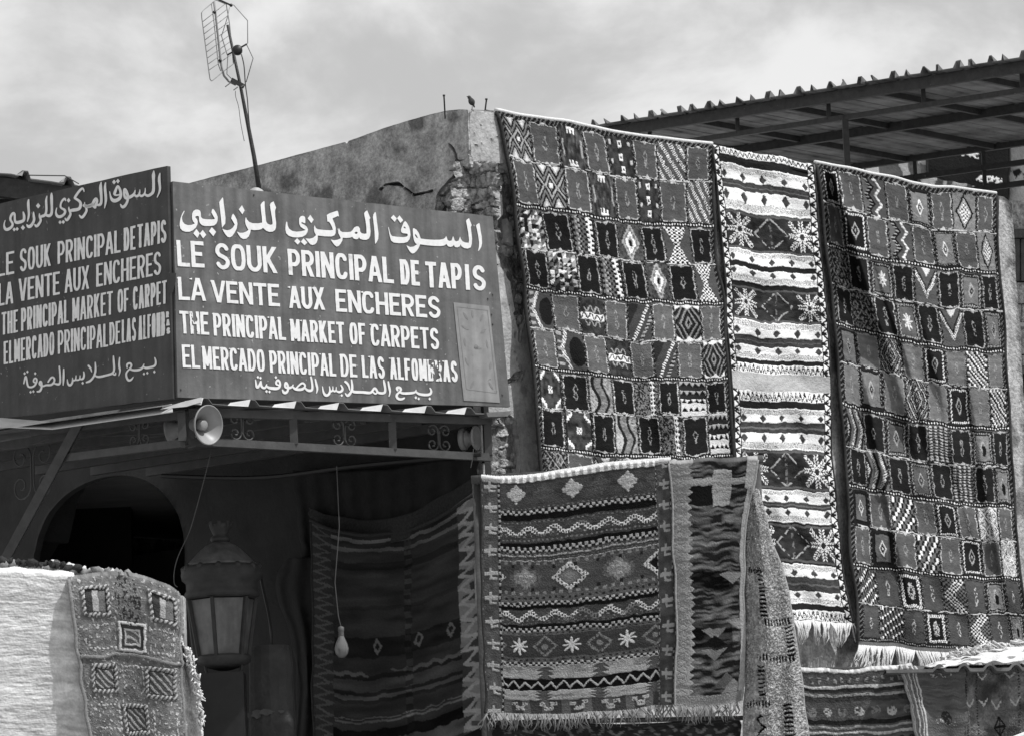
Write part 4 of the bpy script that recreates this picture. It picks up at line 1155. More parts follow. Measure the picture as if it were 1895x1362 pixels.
def chevs(x, y, r):
    q = (x + .55 * np.abs(y - .5)) * 7
    st = np.sin((y * 1.5 + x) * 60) > -.3
    s = np.floor(q).astype(int) % 3
    return np.choose(s, [np.where(st, WH * .8, DK), DK, .13])
def bars(x, y, r):
    s = (x * 8).astype(int) % 2
    return np.where(s == 0, np.where(np.sin(y * 75) > -.2, LT * 1.3, DK), np.where(np.sin(y * 75 + 1.5) > .2, .1, DK))
def wdiag(x, y, r):
    z = (np.floor(x * 9) + np.floor(y * 14) * .55) % 4
    return sel((z < 1, WH), (z < 1.8, BK), (z < 3, .13), default=DK)
def wlat(x, y, r):
    d = np.abs(tri(x * 1.5) - tri(y * 2.0))
    s = (d * 9).astype(int) % 2
    return np.where((d < .12) | (s == 0), WH * .9, BK)
def steps(x, y, r):
    z = (np.floor(x * 8) + np.floor(y * 13)) % 4
    hook_ = (np.sin(x * 50) > .5)
    return sel((z < 1, np.where(hook_, DK, WH)), (z < 2, BK), (z < 3, np.where(hook_, .2, DK)), default=MD)
def fdark(x, y, r):
    a = frame(BK, edge=.17, teeth=WH, tone=0)(x, y, r)
    d = np.hypot((x - .5) * 1.5, y - .5)
    return np.where((d < .26) & (vn(x.shape, 30, 26, r) > .55), LT * 1.4, a)
def fmott(x, y, r):
    a = frame(.20, edge=.12, teeth=LT, tone=0)(x, y, r)
    return np.where((np.hypot((x - .55) * 1.4, y - .6) < .16), BK, a * (.7 + .6 * vn(x.shape, 16, 14, r)))
def hchk(x, y, r):
    reg = np.abs(x - .5 - .25 * np.cos(y * math.pi * 2)) < .28
    ch = ((x * 10).astype(int) + (y * 16).astype(int)) % 2
    return np.where(reg, np.where(ch == 0, WH * .9, BK), np.where(ch == 0, .14, DK))

# ------------------------------------------------------------------ cloth surfaces
def surface(rows, H, W, plane, off, wiggle=2.4):
    """rows = [(v, [(u, px, py), ...]), ...] seen positions; off(U,V) = distance in front of the plane"""
    u = np.linspace(0, 1, W); vs = [r_[0] for r_ in rows]
    g = np.array([spline([q[0] for q in r_[1]], np.array([(q[1], q[2]) for q in r_[1]], float), u) for r_ in rows])
    V = np.linspace(vs[0], vs[-1], H)
    P = spline(vs, g, V)
    wob = np.random.default_rng(int(abs(g).sum()) % 9999)      # edges and rows never hang quite straight
    P = P + wiggle * 2 * np.stack([vn((H, W), 11, 4, wob) - .5, vn((H, W), 5, 9, wob) - .5], -1)
    U, VV = np.meshgrid(u, np.linspace(0, 1, H))
    o = off(U, VV) if callable(off) else np.full(U.shape, off)
    return on_plane(P[..., 0], P[..., 1], plane, o)

def grid_faces(H, W):
    i = np.arange((H - 1) * W).reshape(H - 1, W)[:, :-1]
    return np.stack([i, i + W, i + W + 1, i + 1], -1).reshape(-1, 4)

def normals(P):
    a = np.gradient(P, axis=0); b = np.gradient(P, axis=1)
    n = np.cross(a, b); n /= np.linalg.norm(n, axis=-1, keepdims=True) + 1e-9
    if n[..., 1].mean() > 0: n = -n
    return n

def overhang(P, n, back, rise, k=8):
    """rows laid back over the rail or parapet above the top edge"""
    top = P[0]
    rows = []
    for i in range(k, 0, -1):
        t = i / k
        rows.append(top - n * (back * t) + np.array([0, 0, 1.0]) * (rise * math.sin(min(1, t * 1.4) * math.pi / 2) - .02 * t * t))
    return np.concatenate([np.array(rows), P], 0), k

def rug_mesh(root, P, C, mat_, name='field', pile=.004, ids=None, seed=0, idname='patch', warp=1.6):
    r = np.random.default_rng(seed)
    H, W = C.shape
    if warp:      # hand-woven irregularity: rows and columns wander by a knot or two
        wy = np.clip(np.arange(H)[:, None] + np.round(warp * 2 * (vn((H, W), H // 14, W // 9, r) - .5) + .5 * (r.random((H, W)) - .5)), 0, H - 1).astype(int)
        wx = np.clip(np.arange(W)[None, :] + np.round(warp * 1.4 * (vn((H, W), H // 9, W // 14, r) - .5) + .5 * (r.random((H, W)) - .5)), 0, W - 1).astype(int)
        C = C[wy, wx] * (.88 + .24 * r.random((H, W))) * (.86 + .28 * vn((H, 2), H // 5, 2, r)[:, :1])
    n = normals(P)
    P = P + n * (pile * (r.random((H, W, 1)) - .4) + .0035 * (np.clip(C, 0, .6) > .25)[..., None])
    F_ = grid_faces(H, W)
    v = P.reshape(-1, 3); c = C.reshape(-1)
    if ids is None:
        return [mk(name, v, F_, mat_, root, smooth=False, cols=c)]
    fid = ids[:-1, :-1].reshape(-1)
    outs = []
    for k in np.unique(fid):
        q = F_[fid == k]
        uq, inv = np.unique(q, return_inverse=True)
        outs.append(mk(name if k < 0 else idname, v[uq], inv.reshape(q.shape), mat_, root, cols=c[uq]))
    return outs

def edge_cord(root, line, r, mat_, name='edge_binding', n=6, step=6):
    pts = list(line[::step]) + [line[-1]]
    m = MB(); m.tube(pts, r, n); return m.build(name, mat_, root, True)

def backing(root, P, n, thick=.012, mat_=None, step=10):
    H, W = P.shape[:2]
    i = np.unique(np.append(np.arange(0, H, step), H - 1)); j = np.unique(np.append(np.arange(0, W, step), W - 1))
    Q = P[np.ix_(i, j)] - n * thick
    return mk('backing', Q.reshape(-1, 3), grid_faces(len(i), len(j)), mat_ or M['binding'], root, smooth=True)

def fringe(root, line, length, mat_, per_m=55, r=.006, clump=0, seed=1, sway=.25, nrm=(0, -1, 0), fall=None):
    """individual twisted strands along a line of points"""
    g_ = np.random.default_rng(seed); line = np.asarray(line)
    seg = np.linalg.norm(np.diff(line, axis=0), axis=1); cum = np.append(0, np.cumsum(seg)); L = cum[-1]
    m = MB(); along = (line[-1] - line[0]) / np.linalg.norm(line[-1] - line[0])
    N = int(L * per_m)
    cl = g_.normal(0, sway, N // max(1, clump) + 2) if clump else None
    for k in range(N):
        d = (k + g_.random()) / N * L
        p = np.array([np.interp(d, cum, line[:, q]) for q in range(3)])
        ln = length * g_.uniform(.7, 1.15)
        if clump:
            ci = k // clump; cen = (ci + .5) * clump / N * L
            lean = (cen - d) * .5 + cl[ci] * ln
        else: lean = g_.normal(0, sway) * ln
        f_ = np.array([0, 0, -1.0]) if fall is None else np.asarray(fall, float)
        out_ = np.asarray(nrm, float) * g_.uniform(-.01, .025)
        wob = g_.normal(0, .12 * length)
        pts = [p + out_ * .2, p + f_ * ln * .35 + along * (lean * .45 + wob * .3) + out_, p + f_ * ln * .7 + along * (lean * .85 + wob) + out_ * .8, p + f_ * ln + along * lean + out_ * .4]
        m.tube(pts, [r, r * 1.05, r * .95, r * .35], 5)
    o = m.build('fringe', mat_, root, True); o['kind'] = 'stuff'
    return o

def patchwork(H_row, rows_n, colb, W, groups, plains, band=5, seed=0, extra=6):
    """compartment carpet: patterned patches alternate with plain ones, the second row of each pair shifted by one"""
    r = np.random.default_rng(seed)
    H = H_row * rows_n + extra
    C = np.full((H, W), DK); ids = np.full((H, W), -1)
    X = np.arange(W)[None, :].repeat(H, 0); Y = np.arange(H)[:, None].repeat(W, 1)
    C = np.where((X // 2 + Y // 2) % 4 == 0, LT * .45, BK)
    cb = [int(round(c * (W - 1))) for c in colb]
    k = 0
    for R in range(rows_n):
        g_ = (R // 2) % len(groups)
        y0, y1 = R * H_row + (band if R % 2 == 0 else 1), (R + 1) * H_row - 1
        for c in range(len(cb) - 1):
            jit = int(r.integers(-1, 2))
            x0, x1 = cb[c] + 1, cb[c + 1] - 1 + (0 if c == len(cb) - 2 else min(0, jit))
            pat = (c + R) % 2 == 0
            x, y = np.meshgrid(np.linspace(0, .9999, x1 - x0), np.linspace(0, .9999, y1 - y0))
            fn = groups[g_][(c // 2) % 4] if pat else plains[g_]
            C[y0:y1, x0:x1] = fn(x, y, r); ids[y0:y1, x0:x1] = k; k += 1
        if R % 2 == 1:     # seam between two rows
            pass
        elif R > 0:
            yy = R * H_row
            C[yy - 1:yy + band, :] = BK
            C[yy + 1:yy + 3, :] = np.where(X[yy + 1:yy + 3] % 5 < 2, WH, BK)
            C[yy + band - 1, :] = .10
        if R % 2 == 1:
            yy = R * H_row
            C[yy - 1:yy + 1, :] = np.where(vn((2, W), 2, W // 5, r) > .38, WH * .7, DK)
    return np.clip(C, .008, .8), ids

def carpet_thing(label, P, group=None, name='carpet', cat='carpet', mid=None):
    b_ = P[-1].mean(0)
    return thing(name, label, cat, b_, group)

WALL_GROUP = 'carpets draped from the parapet'
# ---- 1: wide patchwork carpet at the corner
rowsA = [
    (0, [(0, 919, 207), (.27, 1025, 225), (.51, 1118, 241), (.75, 1217, 257), (1, 1320, 268)]),
    (1, [(0, 940, 290), (.27, 1040, 312), (.51, 1134.6, 327), (.75, 1222, 335), (1, 1318, 337)]),
    (2, [(0, 950, 378), (.27, 1050, 392), (.51, 1142, 410), (.75, 1228, 415), (1, 1323, 417)]),
    (3, [(0, 961, 461), (.27, 1060, 474.5), (.51, 1147, 484.5), (.75, 1237, 490), (1, 1328, 493)]),
    (4, [(0, 970, 534), (.27, 1068, 547), (.51, 1160, 556), (.75, 1246, 560), (1, 1340, 561.5)]),
    (5, [(0, 979, 609), (.27, 1076, 622), (.51, 1165, 634), (.75, 1253, 636), (1, 1342, 633)]),
    (6, [(0, 987, 679), (.27, 1084, 694), (.51, 1171, 702), (.75, 1259, 705), (1, 1346, 704)]),
    (7, [(0, 994, 756), (.27, 1090, 769), (.51, 1177, 775), (.75, 1264, 775), (1, 1351, 772)]),
    (8, [(0, 999, 828), (.27, 1096, 841), (.51, 1184, 849), (.75, 1270, 850), (1, 1356, 848)]),
    (10, [(0, 1010, 972), (.27, 1108, 986), (.51, 1196, 992), (.75, 1283, 993), (1, 1370, 990)])]
gA = [[zig_w, comb, dots, rope], [tris, vzig, stepd, hour], [hook, avs, diag, diam], [corner_, waves, mott, trirow], [lattice, vee, stepd, hour]]
pA = [plain(.082), plain(BK * 1.3, line=.42), plain(.115), plain(BK * 1.4, line=.5), plain(.085)]
CA, iA = patchwork(58, 10, [.02, .14, .28, .395, .51, .63, .745, .88, .985], 390, gA, pA, seed=3, band=6)
HA = CA.shape[0]
def offA(U, V): return .022 + .20 * V + .030 * np.sin(U * 19 + 2.5 * np.sin(V * 4)) * np.clip(V * 2, 0, 1) * (.5 + .5 * V) + .03 * np.sin(U * 5 + 1) * np.sin(V * 9) * np.clip(V * 4, 0, 1) + .011 * np.sin(V * 34 + 3 * np.sin(U * 6 + 1)) * (.4 + .6 * np.sin(U * 4 + V * 3) ** 2)
PA = surface(rowsA, HA, 390, PR, offA)
PA2, kk = overhang(PA, PR[1], .4, .03)
CA2 = np.vstack([np.repeat(CA[:1] * 0 + .3, kk, 0), CA]); iA2 = np.vstack([np.repeat(iA[:1] * 0 - 1, kk, 0), iA])
ca = carpet_thing('wide dark patchwork carpet of patterned squares at the corner, leftmost on the parapet', PA, WALL_GROUP)
rug_mesh(ca, PA2, CA2, M['wool'], 'ground_weave', ids=iA2, seed=1)
for ln in (PA2[:, 0], PA2[:, -1], PA[-1]): edge_cord(ca, ln, .014, M['binding'])
edge_cord(ca, PA[0] + np.array([0, 0, .012]) - PR[1] * .01, .014, M['fringe'], 'top_edge_highlight')  # near-white cord paints in the sunlit fold along the top

# ---- 2: narrow striped carpet with snowflakes
ys_ = [(270, 281, 'b'), (283, 296, 'd'), (298, 326, 'a'), (328, 342, 'g'), (344, 382, 'c'), (384, 453, 's'), (455, 478, 'a'), (481, 488, 'd'), (489, 514, 'c'), (516, 522, 'd'), (524, 585, 's'),
       (587, 615, 'a'), (617, 631, 'g'), (633, 658, 'c'), (660, 666, 'd'), (668, 685, 'b'), (686, 717, 'w'), (718, 737, 'b'), (739, 751, 'd'), (752, 777, 'a'), (779, 797, 'g'), (798, 829, 'c'),
       (831, 902, 's'), (905, 927, 'a'), (928, 938, 'g'), (939, 964, 'c'), (968, 1038, 's'), (1042, 1065, 'a'), (1067, 1090, 'g'), (1092, 1115, 'c'), (1117, 1126, 'd'), (1128, 1147, 'b')]
def snow(x, y, r, asp):
    """two eight-armed snowflakes with a lozenge between them"""
    a = DK * .8 + .03 * vn(x.shape, 12, 20, r)
    for cx in (.2, .83):
        X, Y = (x - cx) * asp, (y - .5)
        d = np.hypot(X, Y); an = np.arctan2(Y, X)
        for k in range(8):
            t = k * math.pi / 4
            al = X * math.cos(t) + Y * math.sin(t); ac = np.abs(-X * math.sin(t) + Y * math.cos(t))
            L = .44 if k % 2 == 0 else .56
            arm = (al > .07) & (al < L) & (ac < .075) & (ac > .012) & (((al - ac * 1.1) * 12 % 1) < .55)
            a = np.where(arm, WH, a)
    X, Y = (x - .515) * asp, (y - .5)
    d = np.abs(X) * .8 + np.abs(Y)
    a = np.where((np.abs(d - .46) < .03) & (vn(x.shape, 16, 30, r) > .35), LT, a)
    return np.where((np.abs(X) < .04) & (np.abs(Y) < .5) & (vn(x.shape, 20, 30, r) > .5), .14, a)
def bandB(kind, h, W, r):
    x, y = np.meshgrid(np.linspace(0, .9999, W), np.linspace(0, .9999, h))
    n = vn((h, W), 8, 40, r)
    if kind in 'ac':
        yy = y if kind == 'a' else 1 - y
        a = np.full((h, W), WH) * (.9 + .15 * n)
        hb = (np.abs(tri(x * 46 + yy * 2.5) - .5) < .22) & (yy < .42) & (yy > .07)
        a = np.where(hb, .16, a)
        fx = (x * 5 + .02) % 1
        cone = (np.abs(fx - .5) < .17 * np.clip((.96 - np.abs(yy - .70) * 3.2), 0, 1)) & (np.abs(yy - .70) < .26)
        return np.where(cone, DK * 1.3 + .06 * n, a)
    if kind == 'd': return np.full((h, W), DK) * (.7 + .7 * n)
    if kind == 'g': return np.where(np.abs(y - .5) < .07, .13, .045 * (.6 + .9 * n))
    if kind == 'w': return np.full((h, W), .42) * (.85 + .3 * n)
    if kind == 's': return np.where((y < .05) | (y > .95), .10, snow(x, y, r, W / h))
    if kind == 'b':
        q = np.abs(tri(x * 22) - y)
        a = np.where(q < .20, BK * 1.6, WH)
        a = np.where((np.abs(((x * 22) % 1) - .5) < .12), np.where(n > .5, DK, WH), a)
        return np.where((y < .06) | (y > .94), WH, a)
rB = np.random.default_rng(9); WB = 210; Y0, Y1 = 268, 1149; KB = .88
HB = int((Y1 - Y0) * KB); CB = np.full((HB, WB), DK)
for y0, y1, kd in ys_:
    a, b = int((y0 - Y0) * KB), max(int((y0 - Y0) * KB) + 2, int((y1 - Y0 + 1.0) * KB))
    CB[a:b] = bandB(kd, b - a, WB, rB)
bw_ = 15
for x0 in (0, WB - bw_):
    yy, xx = np.meshgrid(np.linspace(0, .9999, HB), np.linspace(0, .9999, bw_), indexing='ij')
    q = np.abs(tri(yy * 46) - xx)
    blk = np.where((q < .2) | ((np.abs((yy * 46) % 1 - .5) < .13) & (xx > .25) & (xx < .75)), BK * 1.5, WH)
    blk = np.where((xx < .1) | (xx > .9), DK, blk)
    mw = (np.arange(HB) > (686 - Y0) * KB) & (np.arange(HB) < (717 - Y0) * KB)
    CB[:, x0:x0 + bw_] = np.where(mw[:, None], CB[:, x0:x0 + bw_], blk)
rowsB = [(270, [(0, 1317, 268), (.5, 1409, 286), (1, 1507, 304)]), (400, [(0, 1331, 400), (.5, 1421, 415), (1, 1515, 423)]), (530, [(0, 1342, 530), (.5, 1433, 543), (1, 1527, 549)]),
         (684, [(0, 1351, 684), (.5, 1442, 691), (1, 1535, 694)]), (850, [(0, 1363, 849), (.5, 1451, 852), (1, 1541, 857)]), (1000, [(0, 1376, 996), (.5, 1464, 1001), (1, 1553, 1006)]), (1149, [(0, 1392, 1141), (.5, 1485, 1148), (1, 1580, 1153)])]
def offB(U, V): return .028 + .13 * V + .05 * np.exp(-((U - .42) / .09) ** 2) * np.clip(V * 3 - 1.2, 0, 1) + .013 * np.sin(V * 50 + 2 * np.sin(U * 5)) * (V > .02) + .016 * np.sin(U * 13 + V * 6) * (.3 + V)
PB = surface(rowsB, HB, WB, PR, offB)
PB2, kk = overhang(PB, PR[1], .4, .03)
cb_ = carpet_thing('narrow carpet with white bands, cones and snowflake stars between the two patchwork carpets', PB, WALL_GROUP)
rug_mesh(cb_, PB2, np.vstack([np.repeat(CB[:1], kk, 0), CB]), M['wool'], 'field', seed=2)
for ln in (PB2[:, 0], PB2[:, -1]): edge_cord(cb_, ln, .010, M['binding'])
fringe(cb_, PB[-1] + PR[1] * .004, .155, M['fringe'], per_m=110, r=.0065, clump=14, seed=4, sway=.2, nrm=PR[1])

# ---- 3: wide patchwork carpet at the right
rowsC = [
    (0, [(0, 1508, 303), (.27, 1592, 319), (.51, 1676, 337), (.77, 1765, 351), (1, 1843, 362)]),
    (1, [(0, 1522, 370), (.27, 1600, 398), (.51, 1684, 416), (.77, 1769, 429), (1, 1846, 434)]),
    (2, [(0, 1529, 446), (.27, 1606, 472), (.51, 1690, 487), (.77, 1775, 498), (1, 1849, 506)]),
    (3, [(0, 1537, 521), (.27, 1615, 546), (.51, 1696, 562), (.77, 1781, 572), (1, 1856, 578)]),
    (4, [(0, 1543, 594), (.27, 1624, 616), (.51, 1706, 633), (.77, 1789, 642), (1, 1861, 649)]),
    (5, [(0, 1550, 667), (.27, 1631, 688), (.51, 1712, 705), (.77, 1794, 714), (1, 1865, 719)]),
    (6, [(0, 1555, 741), (.27, 1636, 763), (.51, 1716, 778), (.77, 1798, 786), (1, 1869, 789)]),
    (7, [(0, 1562, 820), (.27, 1641, 841), (.51, 1719, 853), (.77, 1802, 859), (1, 1873, 861)]),
    (8, [(0, 1567, 891), (.27, 1646, 908), (.51, 1726, 921), (.77, 1807, 928), (1, 1876, 931)]),
    (9, [(0, 1571, 966), (.27, 1654, 980), (.51, 1734, 991), (.77, 1815, 996), (1, 1882, 997)]),
    (10, [(0, 1576, 1039), (.27, 1660, 1048), (.51, 1742, 1060), (.77, 1823, 1064), (1, 1890, 1064)]),
    (11, [(0, 1584, 1109), (.27, 1668, 1122), (.51, 1751, 1130), (.77, 1832, 1133), (1, 1898, 1131)]),
    (12.15, [(0, 1587, 1183), (.27, 1673, 1192), (.51, 1757, 1200), (.77, 1840, 1201), (1, 1905, 1199)])]
gC = [[frame(BK, motif=LT), zigv, frame(.2, edge=.07, teeth=LT, motif=WH), bigdia], [lattice, flower, vee, frame(.16, teeth=LT)],
      [frame(.16, edge=.06, teeth=LT), concd, frame(DK, teeth=WH), weave], [chevs, frame(.10, teeth=LT), bars, fmott],
      [frame(.12, teeth=BK, motif=WH), wdiag, frame(DK, teeth=WH, motif=LT), wlat], [steps, fdark, hchk, fmott]]
pC = [plain(.088), plain(BK * 1.5, line=.42), plain(.15, line=.25, orn=.04), plain(DK * .9, line=.36), plain(.10), plain(.07, line=.05, orn=.5)]
CC, iC = patchwork(58, 12, [.03, .135, .27, .395, .515, .64, .765, .89, .985], 320, gC, pC, seed=5, band=6)
CC[-7:] = DK; CC[-5:-3] = np.where((np.arange(320) // 2) % 2 == 0, LT, BK)
HC = CC.shape[0]
def offC(U, V):
    ridge = np.exp(-((U - (.10 + .62 * V)) / (.034 + .03 * V)) ** 2) * np.clip(1.25 - V * 1.9, 0, 1) * np.clip(V * 14, 0, 1)
    dent = np.exp(-((U - (.02 + .60 * V)) / .06) ** 2) * np.clip(1.1 - V * 1.8, 0, 1)
    more = 0
    for u0_, sl, w_, v0_, v1_, am in ((.30, .55, .03, .15, .62, .045), (.52, .40, .035, .22, .80, .035), (.16, .34, .03, .40, .95, .04), (.75, .25, .03, .3, .9, .025)):
        more = more + am * np.exp(-((U - (u0_ + sl * (V - v0_))) / w_) ** 2) * np.clip((V - v0_) * 12, 0, 1) * np.clip((v1_ - V) * 8, 0, 1)
    return .025 + .14 * V + .19 * ridge - .03 * dent + more * 1.3 + .026 * np.sin(U * 9 + V * 7) * V + .013 * np.sin(V * 40 + 2.5 * np.sin(U * 6)) + .02 * np.sin(U * 19 + 4 * np.sin(V * 3)) * (.3 + V)
PC = surface(rowsC, HC, 320, PR, offC)
PC2, kk = overhang(PC, PR[1], .4, .03)
cc = carpet_thing('wide creased patchwork carpet of framed squares on the right, white fringe below', PC, WALL_GROUP)
rug_mesh(cc, PC2, np.vstack([np.repeat(CC[:1] * 0 + .3, kk, 0), CC]), M['wool'], 'ground_weave', ids=np.vstack([np.repeat(iC[:1] * 0 - 1, kk, 0), iC]), seed=3)
for ln in (PC2[:, 0], PC2[:, -1]): edge_cord(cc, ln, .014, M['binding'])
edge_cord(cc, PC[0] + np.array([0, 0, .012]) - PR[1] * .01, .014, M['fringe'], 'top_edge_highlight')  # sunlit fold of the top put in as a near-white cord
hem = PC[-1]; nC = PR[1]
hw_ = [hem + np.array([0, 0, -.0]), hem + np.array([0, 0, -.03]) + nC * .002]
mk('hem', np.vstack(hw_), grid_faces(2, 320), M['rug_back'], cc)
fringe(cc, (hem + np.array([0, 0, -.03]) + nC * .004)[:215], .21, M['fringe'], per_m=105, r=.0065, clump=11, seed=8, sway=.28, nrm=nC)

# ---- front rugs on a wooden pole
PF, DF = vplane(1065, 900, 26.05, (1, -.03))
cut = [(155, 180, 'e'), (180, 300, 'D'), (300, 322, 'g'), (322, 343, 't'), (343, 372, 'k'), (372, 392, 'g'), (392, 452, 'c'), (452, 478, 'g'), (478, 495, 'k'), (495, 520, 't'), (520, 532, 'g'), (532, 540, 'l'), (540, 556, 'g'), (556, 562, 'l'),
       (562, 704, 'B'), (704, 738, 'h'), (738, 756, 't'), (756, 770, 'k'), (770, 826, 'c'), (826, 838, 'g'), (838, 850, 'k'), (850, 870, 't'), (870, 884, 'h'), (884, 985, 'S'), (985, 1006, 'h'), (1006, 1024, 't'),
       (1024, 1086, 'W'), (1086, 1142, 'z'), (1142, 1188, 'U'), (1188, 1252, 'p')]
WD_ = 350; HD = 450; rD = np.random.default_rng(4)
CD = np.full((HD, WD_), DK)
def kband(kind, h, W, r):
    x, y = np.meshgrid(np.linspace(0, .9999, W), np.linspace(0, .9999, h)); n = vn((h, W), 4, 30, r); n2 = vn((h, W), max(2, h // 2), W // 2, r)
    if kind == 'e': return np.where(np.sin(x * 160) > 0, WH, LT)
    if kind == 'k': return np.full((h, W), BK * .8)
    if kind == 'g': return np.where((np.abs(y - .5) < .12) & (np.sin(x * 260) > .2), .16, .05 * (.7 + .6 * n))
    if kind == 'h': return np.where((np.abs(y - .5) < .15) & (np.sin(x * 190) > .3), .02, .10 * (.6 + .7 * n))
    if kind == 'l': return np.where(n2 > .35, LT * .8, .1)
    if kind == 't': return np.where((y < .5) ^ (np.sin(x * 200) > 0), LT * (.7 + .5 * n2), DK)
    if kind == 'c':
        q = np.floor(tri(x * 7.5) * 5) / 5; d = q * .72 + .14 - (1 - y); cell = (np.abs((x * 75) % 1 - .5) < .30) & (np.abs(d) < .10)
        a = np.where((np.abs(d) < .20) & ~cell, LT * 1.15 * (.45 + .9 * (vn((h, W), 2, 9, r) > .35)), .055 * (.7 + .6 * n))
        return np.where((np.abs(d - .45) < .05) & (np.sin(x * 230) > .1), .22, a)
    if kind == 'D':
        X = (x * 7 + .1) % 1; i = (x * 7 + .1).astype(int); d = np.abs(X - .5) + np.abs(y - .5) * .95 + .05 * (np.sin(y * 40) > 0)
        return np.where(d < .42, np.where(i % 2 == 1, .36, .075) * (.7 + .6 * n2), .04 + .03 * n)
    if kind == 'B':
        a = .045 + .04 * vn((h, W), 3, 9, r)
        for cx, v in ((.04, 0), (.47, .2), (.93, 0)):
            X, Y = (x - cx) * W / h, y - .5; d = np.abs(X) * .8 + np.abs(Y)
            a = np.where((d < .46) & (d > .30) & ((np.sin(X * 60) > -.3) | (np.sin(Y * 60) > .2)), LT * 1.3, a)
            a = np.where(d < .28, BK if v == 0 else .14 * (1.6 - d * 3), a)
        for cx in (.24, .71):
            X, Y = (x - cx) * W / h, y - .5; d = np.floor(np.abs(X) * 14) / 14 * .8 + np.floor(np.abs(Y) * 12) / 12
            a = np.where(d < .40, .10 + .10 * (d < .28) + .06 * (d < .14) - .05 * (n2 > .7), a)
        a = np.where(((y < .07) | (y > .93)) & (np.sin(x * 150) > .2), .2, a)
        for cx in np.linspace(.06, .94, 9): a = np.where((np.abs(x - cx) * W / h < .05) & (np.abs(np.abs(y - .5) - .36) < .05), .015, a)
        return a
    if kind == 'S':
        X = (x * 7.2 + .05) % 1; i = (x * 7.2 + .05).astype(int); dx, dy = X - .5, (y - .5)
        an = np.arctan2(dy, dx); d = np.hypot(dx * 1.1, dy)
        st = d < .26 + .13 * np.cos(an * 8)
        dia = (np.abs(np.abs(dx) + np.abs(dy) - .42) < .07) & (n2 > .3)
        return np.where((i % 2 == 1) & st, .5, np.where((i % 2 == 0) & (dia | (d < .12)), .17, .042))
    if kind in 'WU':
        a = .30 * (.8 + .4 * n)
        fx = (x * 3.6 + (.28 if kind == 'W' else .30)) % 1; yy = 1 - y if kind == 'W' else y
        tree = np.abs(fx - .5) < .17 * (.25 + .75 * ((np.clip(1 - yy, 0, 1) * 3) % 1) ) * (yy < .95)
        return np.where(tree, .08, a)
    if kind == 'z':
        d = np.abs(tri(x * 15) * .55 + .22 - y); return np.where(d < .11, LT * .9, BK * .8)
    if kind == 'p':
        fx = (x * 6.5 + .2) % 1; q = (np.abs(fx - .5) < .16 + .14 * (y < .4)) & (y > .15) & (y < .8) & ~((np.abs(fx - .5) < .08) & (y < .45))
        return np.where(q & (n2 > .3), LT, .05 + .06 * (np.sin(x * 60) > .3))
for y0, y1, kd in cut:
    a, b = int((y0 - 155) / 1097 * HD), int(round((y1 - 155) / 1097 * HD)); b = max(b, a + 2)
    CD[a:b] = kband(kd, b - a, WD_, rD)[:HD - a]
def side(h, w, r, seedp):
    yy, xx = np.meshgrid(np.linspace(0, .9999, h), np.linspace(0, .9999, w), indexing='ij')
    a = .05 + .06 * vn((h, w), 40, 4, r); fy = (yy * 10.5 + seedp) % 1
    cross = ((np.abs(fy - .5) < .08) & (np.abs(xx - .5) < .36)) | ((np.abs(xx - .45) < .07) & (np.abs(fy - .5) < .22)) | ((np.abs(fy - .72) < .05) & (np.abs(xx - .6) < .2))
    a = np.where(cross, LT * .95, a)
    return np.where((xx > .9) | (xx < .03), np.where(np.sin(yy * 260) > 0, LT * .8, DK), a)
CD[:, :38] = side(HD, 38, rD, .1); CD[:, -30:] = side(HD, 30, rD, .4)
CD[:8] = np.maximum(CD[:8], .3)
rowsD = [(0, [(0, 891, 884), (.3, 990, 880), (.6, 1100, 866), (1, 1242, 854)]), (.3, [(0, 892, 1008), (.3, 991, 1007), (.6, 1102, 994), (1, 1246, 972)]),
         (.6, [(0, 894, 1143), (.3, 993, 1146), (.6, 1104, 1137), (1, 1250, 1118)]), (1, [(0, 900, 1318), (.3, 997, 1321), (.6, 1108, 1316), (1, 1248, 1302)])]
def offD(U, V): return .02 + .012 * np.sin(U * 8 + V * 3) * (V * 1.2 + .1) + .008 * np.sin(U * 23 + V * 9) * V
PD = surface(rowsD, HD, WD_, PF, offD)
PD2, kk = overhang(PD, PF[1], .10, .035)
cd_ = carpet_thing('banded kilim rug with stars and lozenges hanging on the pole, grey fringe along its bottom', PD, 'rugs hung over the front pole')
rug_mesh(cd_, PD2, np.vstack([np.repeat(np.full((1, WD_), .5), kk, 0), CD]), M['wool'], 'field', seed=5)
backing(cd_, PD, PF[1])
for ln in (PD[:, 0], PD[:, -1]): edge_cord(cd_, ln, .008, M['binding'])
fringe(cd_, PD[-1], .10, M['fringe_grey'], per_m=110, r=.0048, seed=12, sway=.35, nrm=PF[1])

WE, HE = 150, 400; rE = np.random.default_rng(14)
x, y = np.meshgrid(np.linspace(0, .9999, WE), np.linspace(0, .9999, HE))
st_ = vn((HE, WE), 120, 7, rE) * .6 + vn((HE, WE), 60, 4, rE) * .4
CE = np.clip((st_ - .36) * .42, .012, .30)
CE = np.where((y > .1) & (y < .18) & (x < .55), BK, CE); CE = np.where((y > .45) & (y < .52) & (x < .75), CE * .25, CE)
CE = np.where((y > .66) & (y < .76) & (x < .8), CE * .35, CE)
CE = np.where((np.abs(x - .60) < .11) & (y > .035) & (y < .19), .30 * (.8 + .4 * st_), CE); CE = np.where((np.abs(y - .085) < .015), .26, CE)
for cx, cy, up, v in ((.52, .70, 1, .2), (.52, .735, -1, BK), (.52, .785, 1, .17), (.9, .67, 1, .28), (.8, .48, 1, .24), (.72, .90, -1, .1), (.2, .96, -1, .11), (.85, .93, -1, .2)):
    yy = (y - cy) * up; CE = np.where((yy > -.02) & (yy < .03) & (np.abs(x - cx) < .2 * (.03 - yy) / .05), v, CE)
